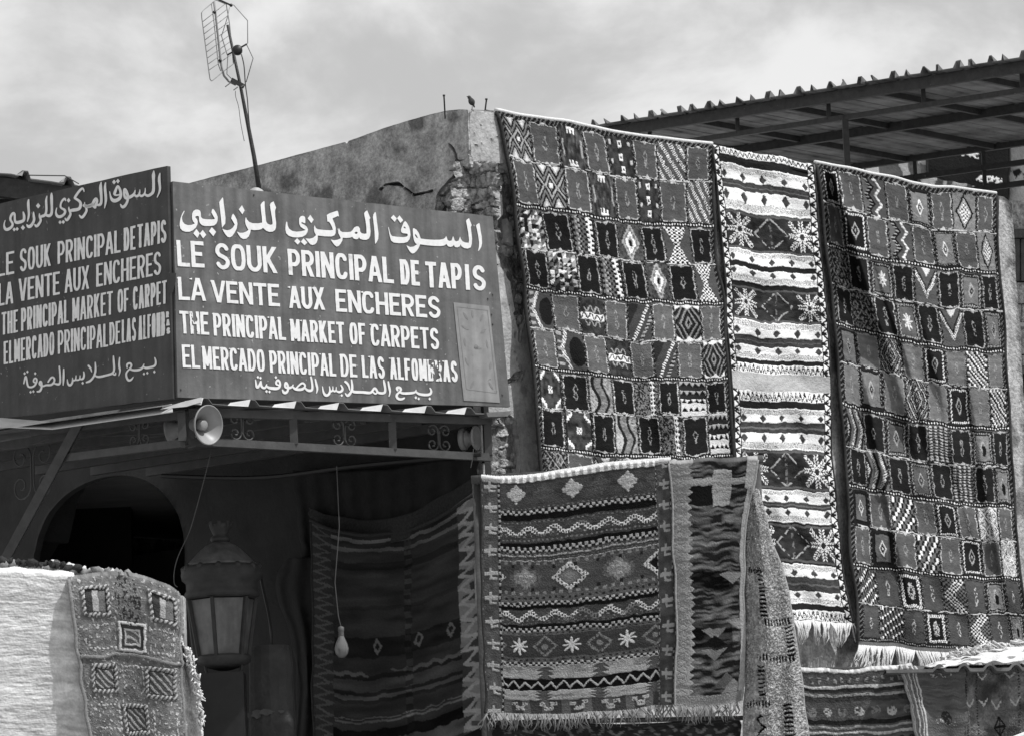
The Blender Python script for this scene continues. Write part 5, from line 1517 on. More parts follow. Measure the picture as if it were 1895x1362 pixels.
saw = .19 + .06 * tri(y * 31)
CE = np.where(x < saw, .27 * (.85 + .3 * vn((HE, WE), 40, 14, rE)), CE)
CE = np.where((x < .15) & (np.abs(tri(x * 6) - tri(y * 40)) < .08), .18, CE)
CE = np.where(x > .93 - .05 * (y < .12), .35, CE); CE = np.where(y > .955, .24, CE)
rowsE = [(0, [(0, 1240, 857), (.5, 1322, 853), (1, 1404, 851)]), (.3, [(0, 1246, 990), (.5, 1318, 988), (1, 1381, 985)]), (.65, [(0, 1252, 1150), (.5, 1319, 1148), (1, 1377, 1142)]), (1, [(0, 1249, 1306), (.5, 1317, 1305), (1, 1374, 1295)])]
def offE(U, V): return .05 + .05 * np.sin(U * math.pi) * np.clip(.4 + V, 0, 1) * .6 + .02 * np.sin(U * 7 + 2 * V)
PE = surface(rowsE, HE, WE, PF, offE); PE2, kk = overhang(PE, PF[1], .10, .035)
ce = carpet_thing('narrow runner with sawtooth pale border and streaky dark field hanging beside the kilim', PE, 'rugs hung over the front pole')
rug_mesh(ce, PE2, np.vstack([np.repeat(CE[:1], kk, 0), CE]), M['wool_fine'], 'field', seed=6)
backing(ce, PE, PF[1])
for ln in (PE[:, 0], PE[:, -1]): edge_cord(ce, ln, .008, M['binding_light'])
fringe(ce, PE[-1, 8:-8], .10, M['fringe_grey'], per_m=120, r=.0045, seed=13, sway=.25, nrm=PF[1])

# shaggy grey carpet gathered at the end of the pole
WF, HF = 130, 330; rF = np.random.default_rng(24)
x, y = np.meshgrid(np.linspace(0, .9999, WF), np.linspace(0, .9999, HF))
CF = .24 + .34 * vn((HF, WF), 60, 26, rF) * vn((HF, WF), 16, 8, rF) + .14 * (vn((HF, WF), 90, 40, rF) > .6)
for yy0, yy1, xc in ((.30, .48, .45), (.50, .62, .9), (.66, .78, .35), (.80, .98, .75)):
    m_ = (y > yy0) & (y < yy1) & (np.abs(x - xc) < .07) & (np.sin(y * 420) > -.1); CF = np.where(m_, BK, CF)
for yy0, x0, x1 in ((.30, .1, .5), (.49, .45, .95), (.63, .3, .95), (.80, .05, .5), (.97, .4, .9)):
    m_ = (np.abs(y - yy0) < .012) & (x > x0) & (x < x1) & (np.sin(x * 110) > -.1); CF = np.where(m_, BK, CF)
CF = np.where((np.abs(x - (.25 + .12 * tri(y * 18))) < .03) & (y > .84) & (y < .92), BK, CF)
rowsF = [(0, [(0, 1383, 905), (.5, 1391, 900), (1, 1399, 905)]), (.12, [(0, 1381, 965), (.5, 1397, 962), (1, 1417, 965)]), (.35, [(0, 1381, 1080), (.5, 1412, 1082), (1, 1452, 1080)]),
         (.65, [(0, 1381, 1225), (.5, 1424, 1228), (1, 1478, 1225)]), (1, [(0, 1378, 1400), (.5, 1432, 1402), (1, 1497, 1400)])]
def offF(U, V): return .02 + .16 * np.sin(np.clip(U, 0, 1) * math.pi) ** .8 * (.25 + .9 * V) + .03 * np.sin(U * 12 + V * 4) * V
PFs = surface(rowsF, HF, WF, PF, offF)
cf = carpet_thing('shaggy pale grey carpet with black stitch marks hanging in a cone beside the runner', PFs, 'rugs hung over the front pole')
rug_mesh(cf, PFs, CF, M['wool_shaggy'], 'field', pile=.02, seed=7); backing(cf, PFs, PF[1], .02, M['binding_light'])
edge_cord(cf, PFs[:, 0], .012, M['binding_light']); edge_cord(cf, PFs[:, -1], .012, M['binding_light'])

# pole for the front rugs with its two posts
pa, pb = on_plane(np.array(872.), np.array(884.), PF, -.035), on_plane(np.array(1412.), np.array(846.), PF, -.035)
pa[2] += -.012; pb[2] += -.012
rt = thing('rug_pole', 'wooden pole on two posts carrying the kilim and the runner', 'pole', (pa[0], pa[1], 0))
m = MB(); m.tube([pa, (pa + pb) / 2 + (0, 0, -.01), pb], .028, 10); m.build('rail', M['wood'], rt, True)
for p in (pa + (pb - pa) * .02, pa + (pb - pa) * .975):
    m = MB(); m.tube([(p[0], p[1] + .07, 0), (p[0], p[1] + .07, p[2] + .03)], .035, 10); m.build('post', M['wood'], rt, True)

# dark rug low behind the kilim
WG, HG = 150, 90; x, y = np.meshgrid(np.linspace(0, .9999, WG), np.linspace(0, .9999, HG)); rG = np.random.default_rng(3)
CG = np.where((np.abs(tri(x * 12) - (y * 6) % 1) < .2) & (vn((HG, WG), 30, 50, rG) > .4), .16, .035) * (.6 + .8 * vn((HG, WG), 20, 40, rG))
rowsG = [(0, [(0, 900, 1335), (.5, 1140, 1340), (1, 1370, 1330)]), (1, [(0, 900, 1470), (.5, 1140, 1476), (1, 1370, 1470)])]
PG = surface(rowsG, HG, WG, PF, -.16)
cg = carpet_thing('dark rug with pale zigzags showing just below the kilim fringe', PG)
rug_mesh(cg, PG, CG, M['wool'], 'field', seed=8); backing(cg, PG, PF[1])
edge_cord(cg, PG[0], .01, M['binding'])
m = MB(); m.tube([PG[0, 0] + (-.1, 0, .0), PG[0, -1] + (.1, 0, 0)], .016, 8); m.build('carrying_rod', M['wood'], cg, True)

# ---- dark rug in the shade of the canopy
PH, DH = (PL[0] + PL[1] * .16, PL[1]), DL
WHk, HH = 200, 260; rH = np.random.default_rng(44)
x, y = np.meshgrid(np.linspace(0, .9999, WHk), np.linspace(0, .9999, HH))
n_ = vn((HH, WHk), 40, 8, rH)
CH = .036 * (.6 + .8 * n_)
for a, b, v in ((0, .03, .05), (.03, .05, .3), (.05, .08, .06), (.08, .10, .22), (.16, .20, .045), (.38, .40, .06), (.52, .60, .035), (.60, .635, .07), (.67, .69, .04), (.69, .735, .14), (.735, .75, .05), (.75, .765, .2), (.765, .78, .05), (.84, .845, .3), (.85, .858, .28), (.885, .93, .015), (.93, .99, .18)):
    CH = np.where((y >= a) & (y < b), v * .45 * (.6 + .8 * n_), CH)
zz = np.abs(y - (.66 + .012 * tri(x * 12))) < .008; CH = np.where(zz & (n_ > .3), .10, CH)
for cx in (.38, .62, .82): 
    d = np.abs(x - cx) * 1.3 + np.abs(y - .555); CH = np.where((d < .035) & (d > .018), .13, CH)
CH = np.where((x < .13), np.where(np.abs(tri(y * 24) * .10 + .015 - x) < .022, .08, .035), CH)
CH = np.where((x > .88), np.where(np.abs(tri(y * 16) * .09 + .895 - x) < .025, .3, np.where(n_ > .5, .2, .05)), CH)
CH = np.where(np.abs(x - .56) < .02, np.where(np.sin(y * 120) > 0, CH * 1.6, CH * .6), CH)
rowsH = [(0, [(0, 575, 963), (.25, 650, 987), (.5, 735, 985), (.75, 810, 962), (1, 880, 912)]), (.35, [(0, 578, 1105), (.25, 652, 1110), (.5, 735, 1105), (.75, 812, 1085), (1, 882, 1055)]),
         (.7, [(0, 579, 1255), (.25, 655, 1262), (.5, 738, 1256), (.75, 815, 1236), (1, 888, 1205)]), (1, [(0, 580, 1395), (.25, 656, 1404), (.5, 740, 1396), (.75, 818, 1375), (1, 893, 1345)])]
def offH(U, V): return .03 + .05 * np.sin(U * 9 + V * 2) * (1 - .4 * V) + .02 * np.sin(U * 21)
PHs = surface(rowsH, HH, WHk, PH, offH)
ch_ = carpet_thing('dark striped rug sagging in the shade under the canopy', PHs)
rug_mesh(ch_, PHs, CH, M['wool'], 'field', seed=9); backing(ch_, PHs, PH[1])
edge_cord(ch_, PHs[0], .014, M['binding'], 'top_roll'); edge_cord(ch_, PHs[:, -1], .010, M['binding_light']); edge_cord(ch_, PHs[:, 0], .010, M['binding'])
# dark cloth behind it, strung on a line
rowsI = [(0, [(0, 540, 872), (.5, 700, 868), (1, 885, 842)]), (1, [(0, 560, 1040), (.5, 700, 1065), (1, 880, 1000)])]
def offI(U, V): return -.08 + .02 * np.sin(U * 60) * (.3 + V)
HI, WI = 40, 120; PI_ = surface(rowsI, HI, WI, PH, offI)
ci = mk('hanging_cloth', PI_.reshape(-1, 3), grid_faces(HI, WI), M['curtain'], None, True, loc=PI_[-1].mean(0)); tag(ci, 'plain dark cloth strung above and behind the dark striped rug', 'cloth')
rowsJ = [(0, [(0, 572, 940), (.5, 720, 960), (1, 878, 880)]), (1, [(0, 574, 985), (.5, 722, 1005), (1, 880, 925)])]
PJ = surface(rowsJ, 24, 120, PH, lambda U, V: -.03 + .015 * np.sin(U * 14))
cj = mk('hanging_cloth', PJ.reshape(-1, 3), grid_faces(24, 120), M['binding'], None, True, loc=PJ[-1].mean(0)); tag(cj, 'black folded cloth along the top of the dark striped rug', 'cloth')
rowsK = [(0, [(0, 525, 1040), (.5, 552, 1030), (1, 583, 1035)]), (.3, [(0, 512, 1110), (.5, 545, 1112), (1, 584, 1112)]), (.42, [(0, 528, 1148), (.5, 555, 1150), (1, 584, 1150)]), (1, [(0, 542, 1400), (.5, 560, 1402), (1, 586, 1400)])]
PK = surface(rowsK, 80, 30, PH, lambda U, V: -.06 + .05 * np.sin(U * math.pi) + .015 * np.sin(U * 14))
ck = mk('hanging_cloth', PK.reshape(-1, 3), grid_faces(80, 30), M['curtain'], None, True, loc=PK[-1].mean(0)); tag(ck, 'dim cloth tied at the middle between lantern and dark rug', 'cloth')

# ---- carpets bottom right
PQ, DQ = vplane(1690, 1240, 27.4, (1, .05))
WL, HL = 150, 150; rL = np.random.default_rng(51)
x, y = np.meshgrid(np.linspace(0, .9999, WL), np.linspace(0, .9999, HL)); n_ = vn((HL, WL), 30, 20, rL); n3 = vn((HL, WL), 60, 60, rL)
CL = .085 * (.7 + .6 * n_)
for a, b, v in ((0, .02, .5), (.16, .19, .45), (.19, .23, .03), (.25, .28, .3), (.28, .33, .05), (.53, .58, .02), (.60, .63, .26), (.66, .69, .4)): CL = np.where((y >= a) & (y < b), v * (.6 + .8 * n3), CL)
for k in range(7):
    cx = .1 + k * .14; CL = np.where((np.hypot((x - cx) * 1.2, (y - .44)) < .05) & (n3 > .35), .42 if k % 2 else .2, CL)
CL = np.where((np.abs(y - .10) < .03) & (np.abs(tri(x * 7) - .5) < .2) & (n3 > .4), .3, CL)
CL = np.where((np.abs(y - .75) < .03) & (np.abs(tri(x * 12) * .06 + .72 - y) < .018), np.where((x * 12).astype(int) % 3 == 0, .5, .03), CL)
CL = np.where((np.abs(y - .88) < .05) & (np.abs((x * 2.5) % 1 - .5) < .07) & (n3 > .35), .45, CL)
rowsL = [(0, [(0, 1479, 1240), (.5, 1580, 1241), (1, 1690, 1233)]), (1, [(0, 1490, 1410), (.5, 1590, 1411), (1, 1700, 1405)])]
PLs = surface(rowsL, HL, WL, PQ, lambda U, V: .02 + .015 * np.sin(U * 11 + V * 4))
PL2, kk = overhang(PLs, PQ[1], .12, .03)
cl2 = carpet_thing('grey banded rug with small white motifs at the bottom, left of the striped-edged rug', PLs, 'rugs on the lower right rail')
rug_mesh(cl2, PL2, np.vstack([np.repeat(CL[:1], kk, 0), CL]), M['wool'], 'field', seed=10); backing(cl2, PLs, PQ[1])
edge_cord(cl2, PLs[:, 0], .01, M['binding_light'])
WM, HM = 110, 150; rM = np.random.default_rng(52)
x, y = np.meshgrid(np.linspace(0, .9999, WM), np.linspace(0, .9999, HM)); n_ = vn((HM, WM), 70, 6, rM); n3 = vn((HM, WM), 50, 50, rM)
CM_ = .105 * (.65 + .7 * n_)
for xc in (.03, .10, .17, .22): CM_ = np.where(np.abs(x - xc) < .012, .45, CM_)
CM_ = np.where((x > .05) & (x < .08), .2, CM_)
for yc in (.08, .60, .90): CM_ = np.where((np.abs(y - yc) < .02) & (np.abs(x - .6) < .17) & (n3 > .55), .4, CM_)
CM_ = np.where((np.hypot((x - .62), (y - .55) * 1.3) < .09) & (n3 > .3), .03, CM_)
rowsM = [(0, [(0, 1667, 1237), (.5, 1727, 1238), (1, 1788, 1235)]), (.4, [(0, 1683, 1290), (.5, 1737, 1300), (1, 1788, 1300)]), (1, [(0, 1702, 1405), (.5, 1750, 1411), (1, 1795, 1408)])]
PM = surface(rowsM, HM, WM, PQ, lambda U, V: .055 + .03 * np.exp(-((U - .12) / .12) ** 2) + .008 * np.sin(U * 9))
PM2, kk = overhang(PM, PQ[1], .12, .03)
cm2 = carpet_thing('plain grey flatwoven rug with white striped left edge at the bottom right', PM, 'rugs on the lower right rail')
rug_mesh(cm2, PM2, np.vstack([np.repeat(CM_[:1], kk, 0), CM_]), M['wool_fine'], 'field', seed=11); backing(cm2, PM, PQ[1])
edge_cord(cm2, PM[:, 0], .009, M['binding_light'])
WN, HN = 120, 150; rN = np.random.default_rng(53)
x, y = np.meshgrid(np.linspace(0, .9999, WN), np.linspace(0, .9999, HN)); n_ = vn((HN, WN), 9, 8, rN); n3 = vn((HN, WN), 50, 50, rN)
CN = .05 + .20 * n_ ** 1.5 * (.6 + .6 * n3)
for xc in (.04, .22, .84): CN = np.where((np.abs(x - xc) < .012) & (np.sin(y * 200) > 0), .03, CN)
for cx, cy, v in ((.3, .08, .5), (.72, .08, .4), (.32, .36, .5), (.52, .38, .45), (.1, .36, .4), (.78, .36, .4)): CN = np.where((np.abs(np.abs(x - cx) - (cy + .04 - y)) < .014) & (np.abs(x - cx) < .07), v, CN)
CN = np.where(((np.abs(x - .55) < .012) & (np.abs(y - .62) < .07)) | ((np.abs(y - .62) < .012) & (np.abs(x - .55) < .08)) | (np.abs(np.abs(x - .55) + np.abs(y - .62) - .09) < .015), .015, CN)
rowsN = [(0, [(0, 1782, 1238), (.5, 1840, 1236), (1, 1905, 1232)]), (1, [(0, 1787, 1408), (.5, 1845, 1410), (1, 1912, 1405)])]
PN = surface(rowsN, HN, WN, PQ, lambda U, V: .035 + .02 * np.sin(U * 8 + V * 2))
PN2, kk = overhang(PN, PQ[1], .12, .03)
cn2 = carpet_thing('mottled grey rug with small crosses in the bottom right corner', PN, 'rugs on the lower right rail')
rug_mesh(cn2, PN2, np.vstack([np.repeat(CN[:1], kk, 0), CN]), M['wool_shaggy'], 'field', seed=12, pile=.008); backing(cn2, PN, PQ[1])
edge_cord(cn2, PN[:, 0], .008, M['binding'])
ra, rb = on_plane(np.array(1470.), np.array(1243.), PQ, -.05), on_plane(np.array(1925.), np.array(1236.), PQ, -.05)
rr = thing('rug_rail', 'wooden rail on posts carrying the three bottom right rugs', 'rail', (ra[0], ra[1], 0))
m = MB(); m.tube([ra, rb], .03, 10); m.build('rail', M['wood'], rr, True)
for p in (ra + (rb - ra) * .04, ra + (rb - ra) * .97):
    m = MB(); m.tube([(p[0], p[1] + .07, 0), (p[0], p[1] + .07, p[2])], .035, 10); m.build('post', M['wood'], rr, True)

# ---- carpets bottom left over a low wall
PT, DT = vplane(150, 1100, 24.6, (1, .16))
WO, HO = 130, 190; rO = np.random.default_rng(61)
CO = .54 + .20 * (vn((HO, WO), 90, 6, rO) - .5) + .16 * (vn((HO, WO), 60, 12, rO) - .5) + .12 * (vn((HO, WO), 95, 40, rO) - .5)
rowsO = [(0, [(0, -60, 1054), (.3, 0, 1056), (.7, 80, 1060), (1, 136, 1068)]), (.1, [(0, -60, 1088), (.3, 2, 1089), (.7, 84, 1093), (1, 142, 1100)]), (1, [(0, -60, 1420), (.3, 8, 1421), (.7, 100, 1424), (1, 168, 1428)])]
PO = surface(rowsO, HO, WO, PT, lambda U, V: .03 + .02 * np.sin(U * 6 + 1) * V + .006 * (vn(U.shape, 16, 5, np.random.default_rng(4)) - .5) + .004 * (vn(U.shape, 80, 9, np.random.default_rng(5)) - .5))
PO2, kk = overhang(PO, PT[1], .22, .045)
co = carpet_thing('thick white woollen carpet hanging over the low wall at the lower left', PO, 'carpets over the left wall')
rug_mesh(co, PO2, np.vstack([np.repeat(CO[:1], kk, 0), CO]), M['wool_white'], 'field', pile=.003, seed=13); backing(co, PO, PT[1], .02, M['cotton'])
edge_cord(co, PO[:, -1], .012, M['fringe'])
WP, HP = 200, 300; rP = np.random.default_rng(62)
x, y = np.meshgrid(np.linspace(0, .9999, WP), np.linspace(0, .9999, HP)); n_ = vn((HP, WP), 50, 30, rP); n3 = vn((HP, WP), 100, 70, rP)
CP = .155 * (.65 + .7 * n_); HT = np.zeros((HP, WP))
CP = np.where((n3 > .70) & (np.sin(x * 90) * np.sin(y * 120) > .1), .42, CP)
for x0, x1, y0, y1 in ((.1, .36, .23, .38), (.68, .93, .23, .38), (.38, .62, .45, .60), (.1, .34, .65, .8), (.66, .92, .67, .82)):
    ex_ = np.minimum(np.minimum(x - x0, x1 - x) * WP, np.minimum(y - y0, y1 - y) * HP)
    CP = np.where((np.abs(ex_ - 3) < 2.0) & (np.sin(x * 160) + np.sin(y * 210) > .7), .45, CP)
def box_motif(x0, x1, y0, y1, kind):
    global CP, HT
    u, v = (x - x0) / (x1 - x0), (y - y0) / (y1 - y0); ins = (u > 0) & (u < 1) & (v > 0) & (v < 1)
    d = np.minimum(np.minimum(u, 1 - u) * (x1 - x0) * WP, np.minimum(v, 1 - v) * (y1 - y0) * HP)
    ang = np.sin((u * (x1 - x0) * WP + v * (y1 - y0) * HP) * .75)
    if kind == 0:
        CP = np.where(ins & (d < 5), np.where(ang + n3 - .5 > -.1, .42, .08), CP); CP = np.where(ins & (d >= 5) & (d < 7), .03, CP)
        CP = np.where(ins & (d >= 7), np.where(np.abs(u - .45) < .1, .35, np.where(u < .4, .05, .14)), CP)
    elif kind == 1:
        CP = np.where(ins & (d < 4), .5, CP); CP = np.where(ins & (d >= 4) & (d < 10), .06, CP); CP = np.where(ins & (d >= 10) & (d < 13), .45, CP)
        CP = np.where(ins & (d >= 13), .12 + .2 * (np.sin(v * 22 + 3 * np.sin(u * 5)) > .6), CP)
    else:
        CP = np.where(ins & (d < 6), np.where((ang > .1), .4, .09), CP); CP = np.where(ins & (d >= 6) & (d < 8), .04, CP)
        CP = np.where(ins & (d >= 8), .08 + .22 * (np.sin((u - v) * 24) > .3), CP)
    HT = np.where(ins & (d < 5), .010, HT)
for a in ((.09, .33, .05, .20, 0), (.68, .93, .05, .20, 0), (.39, .64, .23, .38, 1), (.10, .34, .45, .60, 2), (.62, .92, .45, .62, 2), (.36, .62, .66, .82, 2), (.10, .34, .84, .99, 0)): box_motif(*a)
m_ = (np.hypot((x - .5) * 1.1, (y - .12)) < .13) & (n3 > .5); CP = np.where(m_, np.where(n3 > .6, .04, .25), CP)
seam = np.abs(y - (.405 + .01 * np.sin(x * 9))) < .008; CP = np.where(seam, .20, CP); HT = np.where(seam, .012, HT)
CP = np.where((np.minimum(x, 1 - x) < .035), np.where(n3 > .5, .24, .12), CP)
rowsP = [(0, [(0, 127, 1070), (.3, 190, 1064), (.6, 252, 1067), (.85, 312, 1086), (1, 334, 1102)]), (.25, [(0, 138, 1160), (.3, 200, 1156), (.6, 260, 1160), (.85, 312, 1172), (1, 333, 1180)]),
         (.55, [(0, 152, 1262), (.3, 212, 1263), (.6, 266, 1265), (.85, 314, 1270), (1, 336, 1272)]), (1, [(0, 178, 1420), (.3, 232, 1424), (.6, 282, 1424), (.85, 328, 1424), (1, 352, 1420)])]
def offP(U, V): return .10 - .07 * np.clip((U - .78) / .22, 0, 1) ** 2 - .03 * np.clip(.1 - V, 0, .1) / .1 + .012 * np.sin(U * 9 + 1)
PP = surface(rowsP, HP, WP, PT, offP)
PP = PP + normals(PP) * HT[..., None]
PP2, kk = overhang(PP, PT[1], .22, .04)
cp = carpet_thing('grey relief carpet with raised framed motifs folded over the left wall beside the white one', PP, 'carpets over the left wall')
rug_mesh(cp, PP2, np.vstack([np.repeat(CP[:1], kk, 0), CP]), M['wool'], 'field', seed=14); backing(cp, PP, PT[1], .02, M['binding_light'])
for ln in (PP[:, 0], PP[:, -1]): edge_cord(cp, ln, .012, M['fringe_grey'])
# white fringed blanket under it, showing at its right
rowsR = [(0, [(0, 322, 1165), (.5, 336, 1178), (1, 345, 1200)]), (.4, [(0, 326, 1240), (.5, 346, 1250), (1, 364, 1275)]), (1, [(0, 330, 1425), (.5, 358, 1425), (1, 386, 1425)])]
PRs = surface(rowsR, 110, 40, PT, lambda U, V: -.04 + .03 * np.sin(U * 9))
cr2 = carpet_thing('white blanket with knotted tufts poking out right of the grey relief carpet', PRs, None, 'blanket', 'blanket')
x, y = np.meshgrid(np.linspace(0, 1, 40), np.linspace(0, 1, 110))
rug_mesh(cr2, PRs, .62 + .2 * (vn((110, 40), 30, 8) - .5), M['wool_shaggy'], 'cloth', pile=.01, seed=15); backing(cr2, PRs, PT[1], .015, M['cotton'])
tm = MB(); rt_ = np.random.default_rng(71)
for i in range(0, 72, 1):
    for q in range(2):
        p = PRs[i, -1] + rt_.normal(0, .008, 3) + (-.008, -.02, 0)
        tm.tube([p, p + rt_.normal(0, .012, 3) + (.015, -.012, -.004), p + rt_.normal(0, .014, 3) + (.022, -.018, -.022)], [.006, .0075, .003], 5)
tb = tm.build('tufted_fringe', M['fringe'], cr2, True); tb['kind'] = 'stuff'
# crumpled edges of folded carpets lying on the wall top
for j, (lab, pts, rad, mt) in enumerate((('dark rolled carpet edge lying along the wall top behind the white carpet', [(-70, 1033), (0, 1037), (40, 1041), (80, 1045), (110, 1046), (150, 1054)], .022, 'binding'),
                           ('pale rolled carpet edge lying on the wall top above the white carpet', [(-70, 1043), (0, 1045), (50, 1049), (95, 1053), (140, 1058), (200, 1059), (250, 1066)], .026, 'fringe_grey'),
                           ('crumpled light fringe bunched on the wall top at the joint of the two carpets', [(88, 1050), (98, 1042), (108, 1047), (118, 1053), (126, 1046), (138, 1051), (150, 1057), (185, 1056), (215, 1062)], .017, 'fringe'))):
    p = [at_y(np.array(float(a)), np.array(float(b)), 24.75 + .01 * j) for a, b in pts]
    a = spline(np.arange(len(p)), np.array(p), np.linspace(0, len(p) - 1, 12 * len(p)))
    a = a + np.random.default_rng(80 + j).normal(0, .006, a.shape)
    m = MB(); m.tube(list(a), list(rad * (1 + .35 * np.sin(np.arange(len(a)) * 1.3))), 8); o = m.build('rolled_carpet', M[mt], None, True, loc=p[0]); tag(o, lab, 'carpet', 'carpets over the left wall')
# the low wall below them
w0, w1 = at_y(np.array(-120.), np.array(1075.), 24.85), at_y(np.array(338.), np.array(1095.), 24.85)
m = MB()
wtop = min(w0[2], w1[2]) - .02
m.box(((w0[0] + w1[0]) / 2, 24.85, wtop / 2), ((w1[0] - w0[0]) / 2, .25 * (w1[0] - w0[0]) / 3, 0), (0, .10, 0), (0, 0, wtop / 2))
o = m.build('low_wall', M['plaster'], None, loc=((w0[0] + w1[0]) / 2, 24.85, 0)); tag(o, 'plain wall under the white and grey carpets at the lower left', 'wall')
# ------------------------------------------------------------------ steel roof on the terrace
YB, YA = 35.0, 31.85
B_ = at_y(np.array(1095.), np.array(233.), YB); A_ = at_y(np.array(1895.), np.array(105.), YA)
eu = (A_ - B_); Ledge = np.linalg.norm(eu); eu = eu / Ledge
ev = np.array([DR[0], DR[1], .0]); ev /= np.linalg.norm(ev)
steel = thing('terrace_roof', 'dark corrugated steel roof on a welded frame above the terrace at upper right', 'roof', (B_[0], B_[1], bz))
pitch = Ledge / 14.05
def rp(u, v, z=0.0): return B_ + eu * u + ev * v + np.array([0, 0, z])
pr = []
k0 = -4
for k in range(k0, 20):
    u = (k + .06) * pitch + random.uniform(-.012, .012)
    pr += [(u + .035, 0), (u + pitch * .36, 0), (u + pitch * .38, .05), (u + pitch * .42, .05), (u + pitch * .44, 0), (u + pitch - .032, 0), (u + pitch - .013, .052), (u + pitch + .013, .052), (u + pitch + .032, 0)]
VL = 3.3
m = MB(); n_ = len(pr)
for va, vb, ka, kb_ in ((0, .07, 1, .25), (.07, VL, .25, .25)):
    jz = np.random.default_rng(3).normal(0, .005, n_); P0 = [rp(u, va + (0 if va else jz[i_] * 3), z * ka + (jz[i_] if va == 0 else 0)) for i_, (u, z) in enumerate(pr)]; P1 = [rp(u, vb, z * kb_) for u, z in pr]
    v = P0 + P1 + [p - (0, 0, .008) for p in P0] + [p - (0, 0, .008) for p in P1]
    f = []
    for i in range(n_ - 1):
        f += [(i, i + 1, n_ + i + 1, n_ + i), (2 * n_ + i, 3 * n_ + i, 3 * n_ + i + 1, 2 * n_ + i + 1), (i, 2 * n_ + i, 2 * n_ + i + 1, i + 1)]
    m.add(v, f)
m.build('roof_sheet', M['roof_sheet'], steel)
def sb(a, b, w, h, name='beam'):
    m = MB(); m.beam(a, b, w, h); return m.build(name, M['iron'], steel)
u0_, u1_ = -1.0, 6.5
sb(rp(u0_, .12, -.06), rp(u1_, .12, -.06), .05, .09)
sb(rp(u0_, .25, -.22), rp(u1_, .25, -.22), .04, .045)
for k in range(8): sb(rp(.45 + k * 1.0, .25, -.22), rp(.45 + k * 1.0, .25, -.04), .035, .035, 'web_post')
sb(rp(u0_, 1.7, -.05), rp(u1_, 1.7, -.05), .05, .075)
sb(rp(u0_, VL - .06, -.03), rp(u1_, VL - .06, -.03), .05, .06)
sb(rp(u0_, VL - .06, -.21), rp(u1_, VL - .06, -.21), .04, .05)
sb(rp(u0_, VL - .06, -.40), rp(u1_, VL - .06, -.40), .04, .05)
for k in range(7): sb(rp(.25 + k * .78, VL - .06, -.40), rp(.25 + k * .78, VL - .06, -.03), .035, .035, 'web_post')
for k in range(7): sb(rp(-.5 + k * 1.0 + .45, 0.3, -.035), rp(-.5 + k * 1.0 + .45, VL - .1, -.035), .035, .05, 'rafter')
pt = rp(2.62, .25, -.2)
sb((pt[0], pt[1], bz + .2), (pt[0], pt[1], pt[2]), .05, .05, 'column')
for u_, v_ in ((6.2, .25), (6.2, 3.2), (-.6, 3.2), (2.62, 3.24)):
    p = rp(u_, v_, -.1); sb((p[0], p[1], bz), p, .05, .05, 'column')

# ------------------------------------------------------------------ rugs hanging at the back of the terrace, on a wall
PBk, DBk = vplane(1750, 320, 38.5, (1, .1))
m = MB(); a = on_plane(np.array(1480.), np.array(330.), PBk, -.12); c = on_plane(np.array(2050.), np.array(330.), PBk, -.12)
m.beam((a[0], a[1], 4.2), (c[0], c[1], 4.2), .2, 8.4)
o = m.build('terrace_back_wall', M['plaster'], None, loc=((a[0] + c[0]) / 2, (a[1] + c[1]) / 2, 0)); tag(o, 'grey wall behind the rugs at the far side of the terrace', 'wall')
def backrug(label, cor, fn, W=60, H=60, off=.02, seed=0):
    r = np.random.default_rng(seed); x, y = np.meshgrid(np.linspace(0, .9999, W), np.linspace(0, .9999, H))
    C_ = fn(x, y, r)
    rows = [(0, [(0,) + cor[0], (1,) + cor[1]]), (1, [(0,) + cor[3], (1,) + cor[2]])]
    P_ = surface(rows, H, W, PBk, lambda U, V: off + .015 * np.sin(U * 9))
    t = carpet_thing(label, P_, 'rugs hung at the back of the terrace'); rug_mesh(t, P_, C_, M['wool'], 'field', seed=seed); backing(t, P_, PBk[1])
    edge_cord(t, P_[:, 0], .01, M['binding']); edge_cord(t, P_[:, -1], .01, M['binding'])
def bands(x, y, r):
    a = .13 + .12 * vn(x.shape, 8, 3, r); b = (y * 9).astype(int)
    t = tri(x * 5) > (y * 9) % 1
    return np.where(b % 3 == 1, np.where(t, BK, a), np.where((b % 3 == 2) & (tri(x * 2.5) > .7), .5, a))
def darkrug(x, y, r):
    a = np.full(x.shape, DK)
    ch = lambda yc, s_: (np.abs(y - yc - s_ * (x - .5)) < .035) & (np.sin(x * 90) + np.sin(y * 120 + x * 60) > -.6)
    a = np.where(ch(.30, .12) & (x > .1) & (x < .62), WH, a); return np.where(ch(.58, .08) & (x > .60) & (x < .92), WH, a)
backrug('pale rug with a light stripe behind the steel column at the back of the terrace', ((1600, 255), (1730, 255), (1730, 400), (1600, 400)), lambda x, y, r: np.where((x > .0) & (x < .2), .5, np.where((x > .52) & (x < .62), .45, np.where(x > .7, bands(x, y, r), .10))), seed=1)
backrug('dark rug with two white chain stripes at the back of the terrace', ((1715, 235), (1868, 240), (1868, 400), (1715, 395)), darkrug, off=.06, seed=2, W=90, H=90)
backrug('banded rug with triangles at the right edge of the terrace', ((1862, 235), (1960, 235), (1960, 420), (1862, 420)), bands, seed=3)
PBk2 = PBk
backrug('light rug with arched motifs piled low behind the parapet', ((1690, 325), (1815, 345), (1812, 420), (1688, 415)), lambda x, y, r: np.where(np.abs(np.hypot((x * 2.2) % 1 - .5, y * .6) - .35) < .1, .06, .28 + .1 * vn(x.shape, 6, 6, r)), off=.12, seed=4)

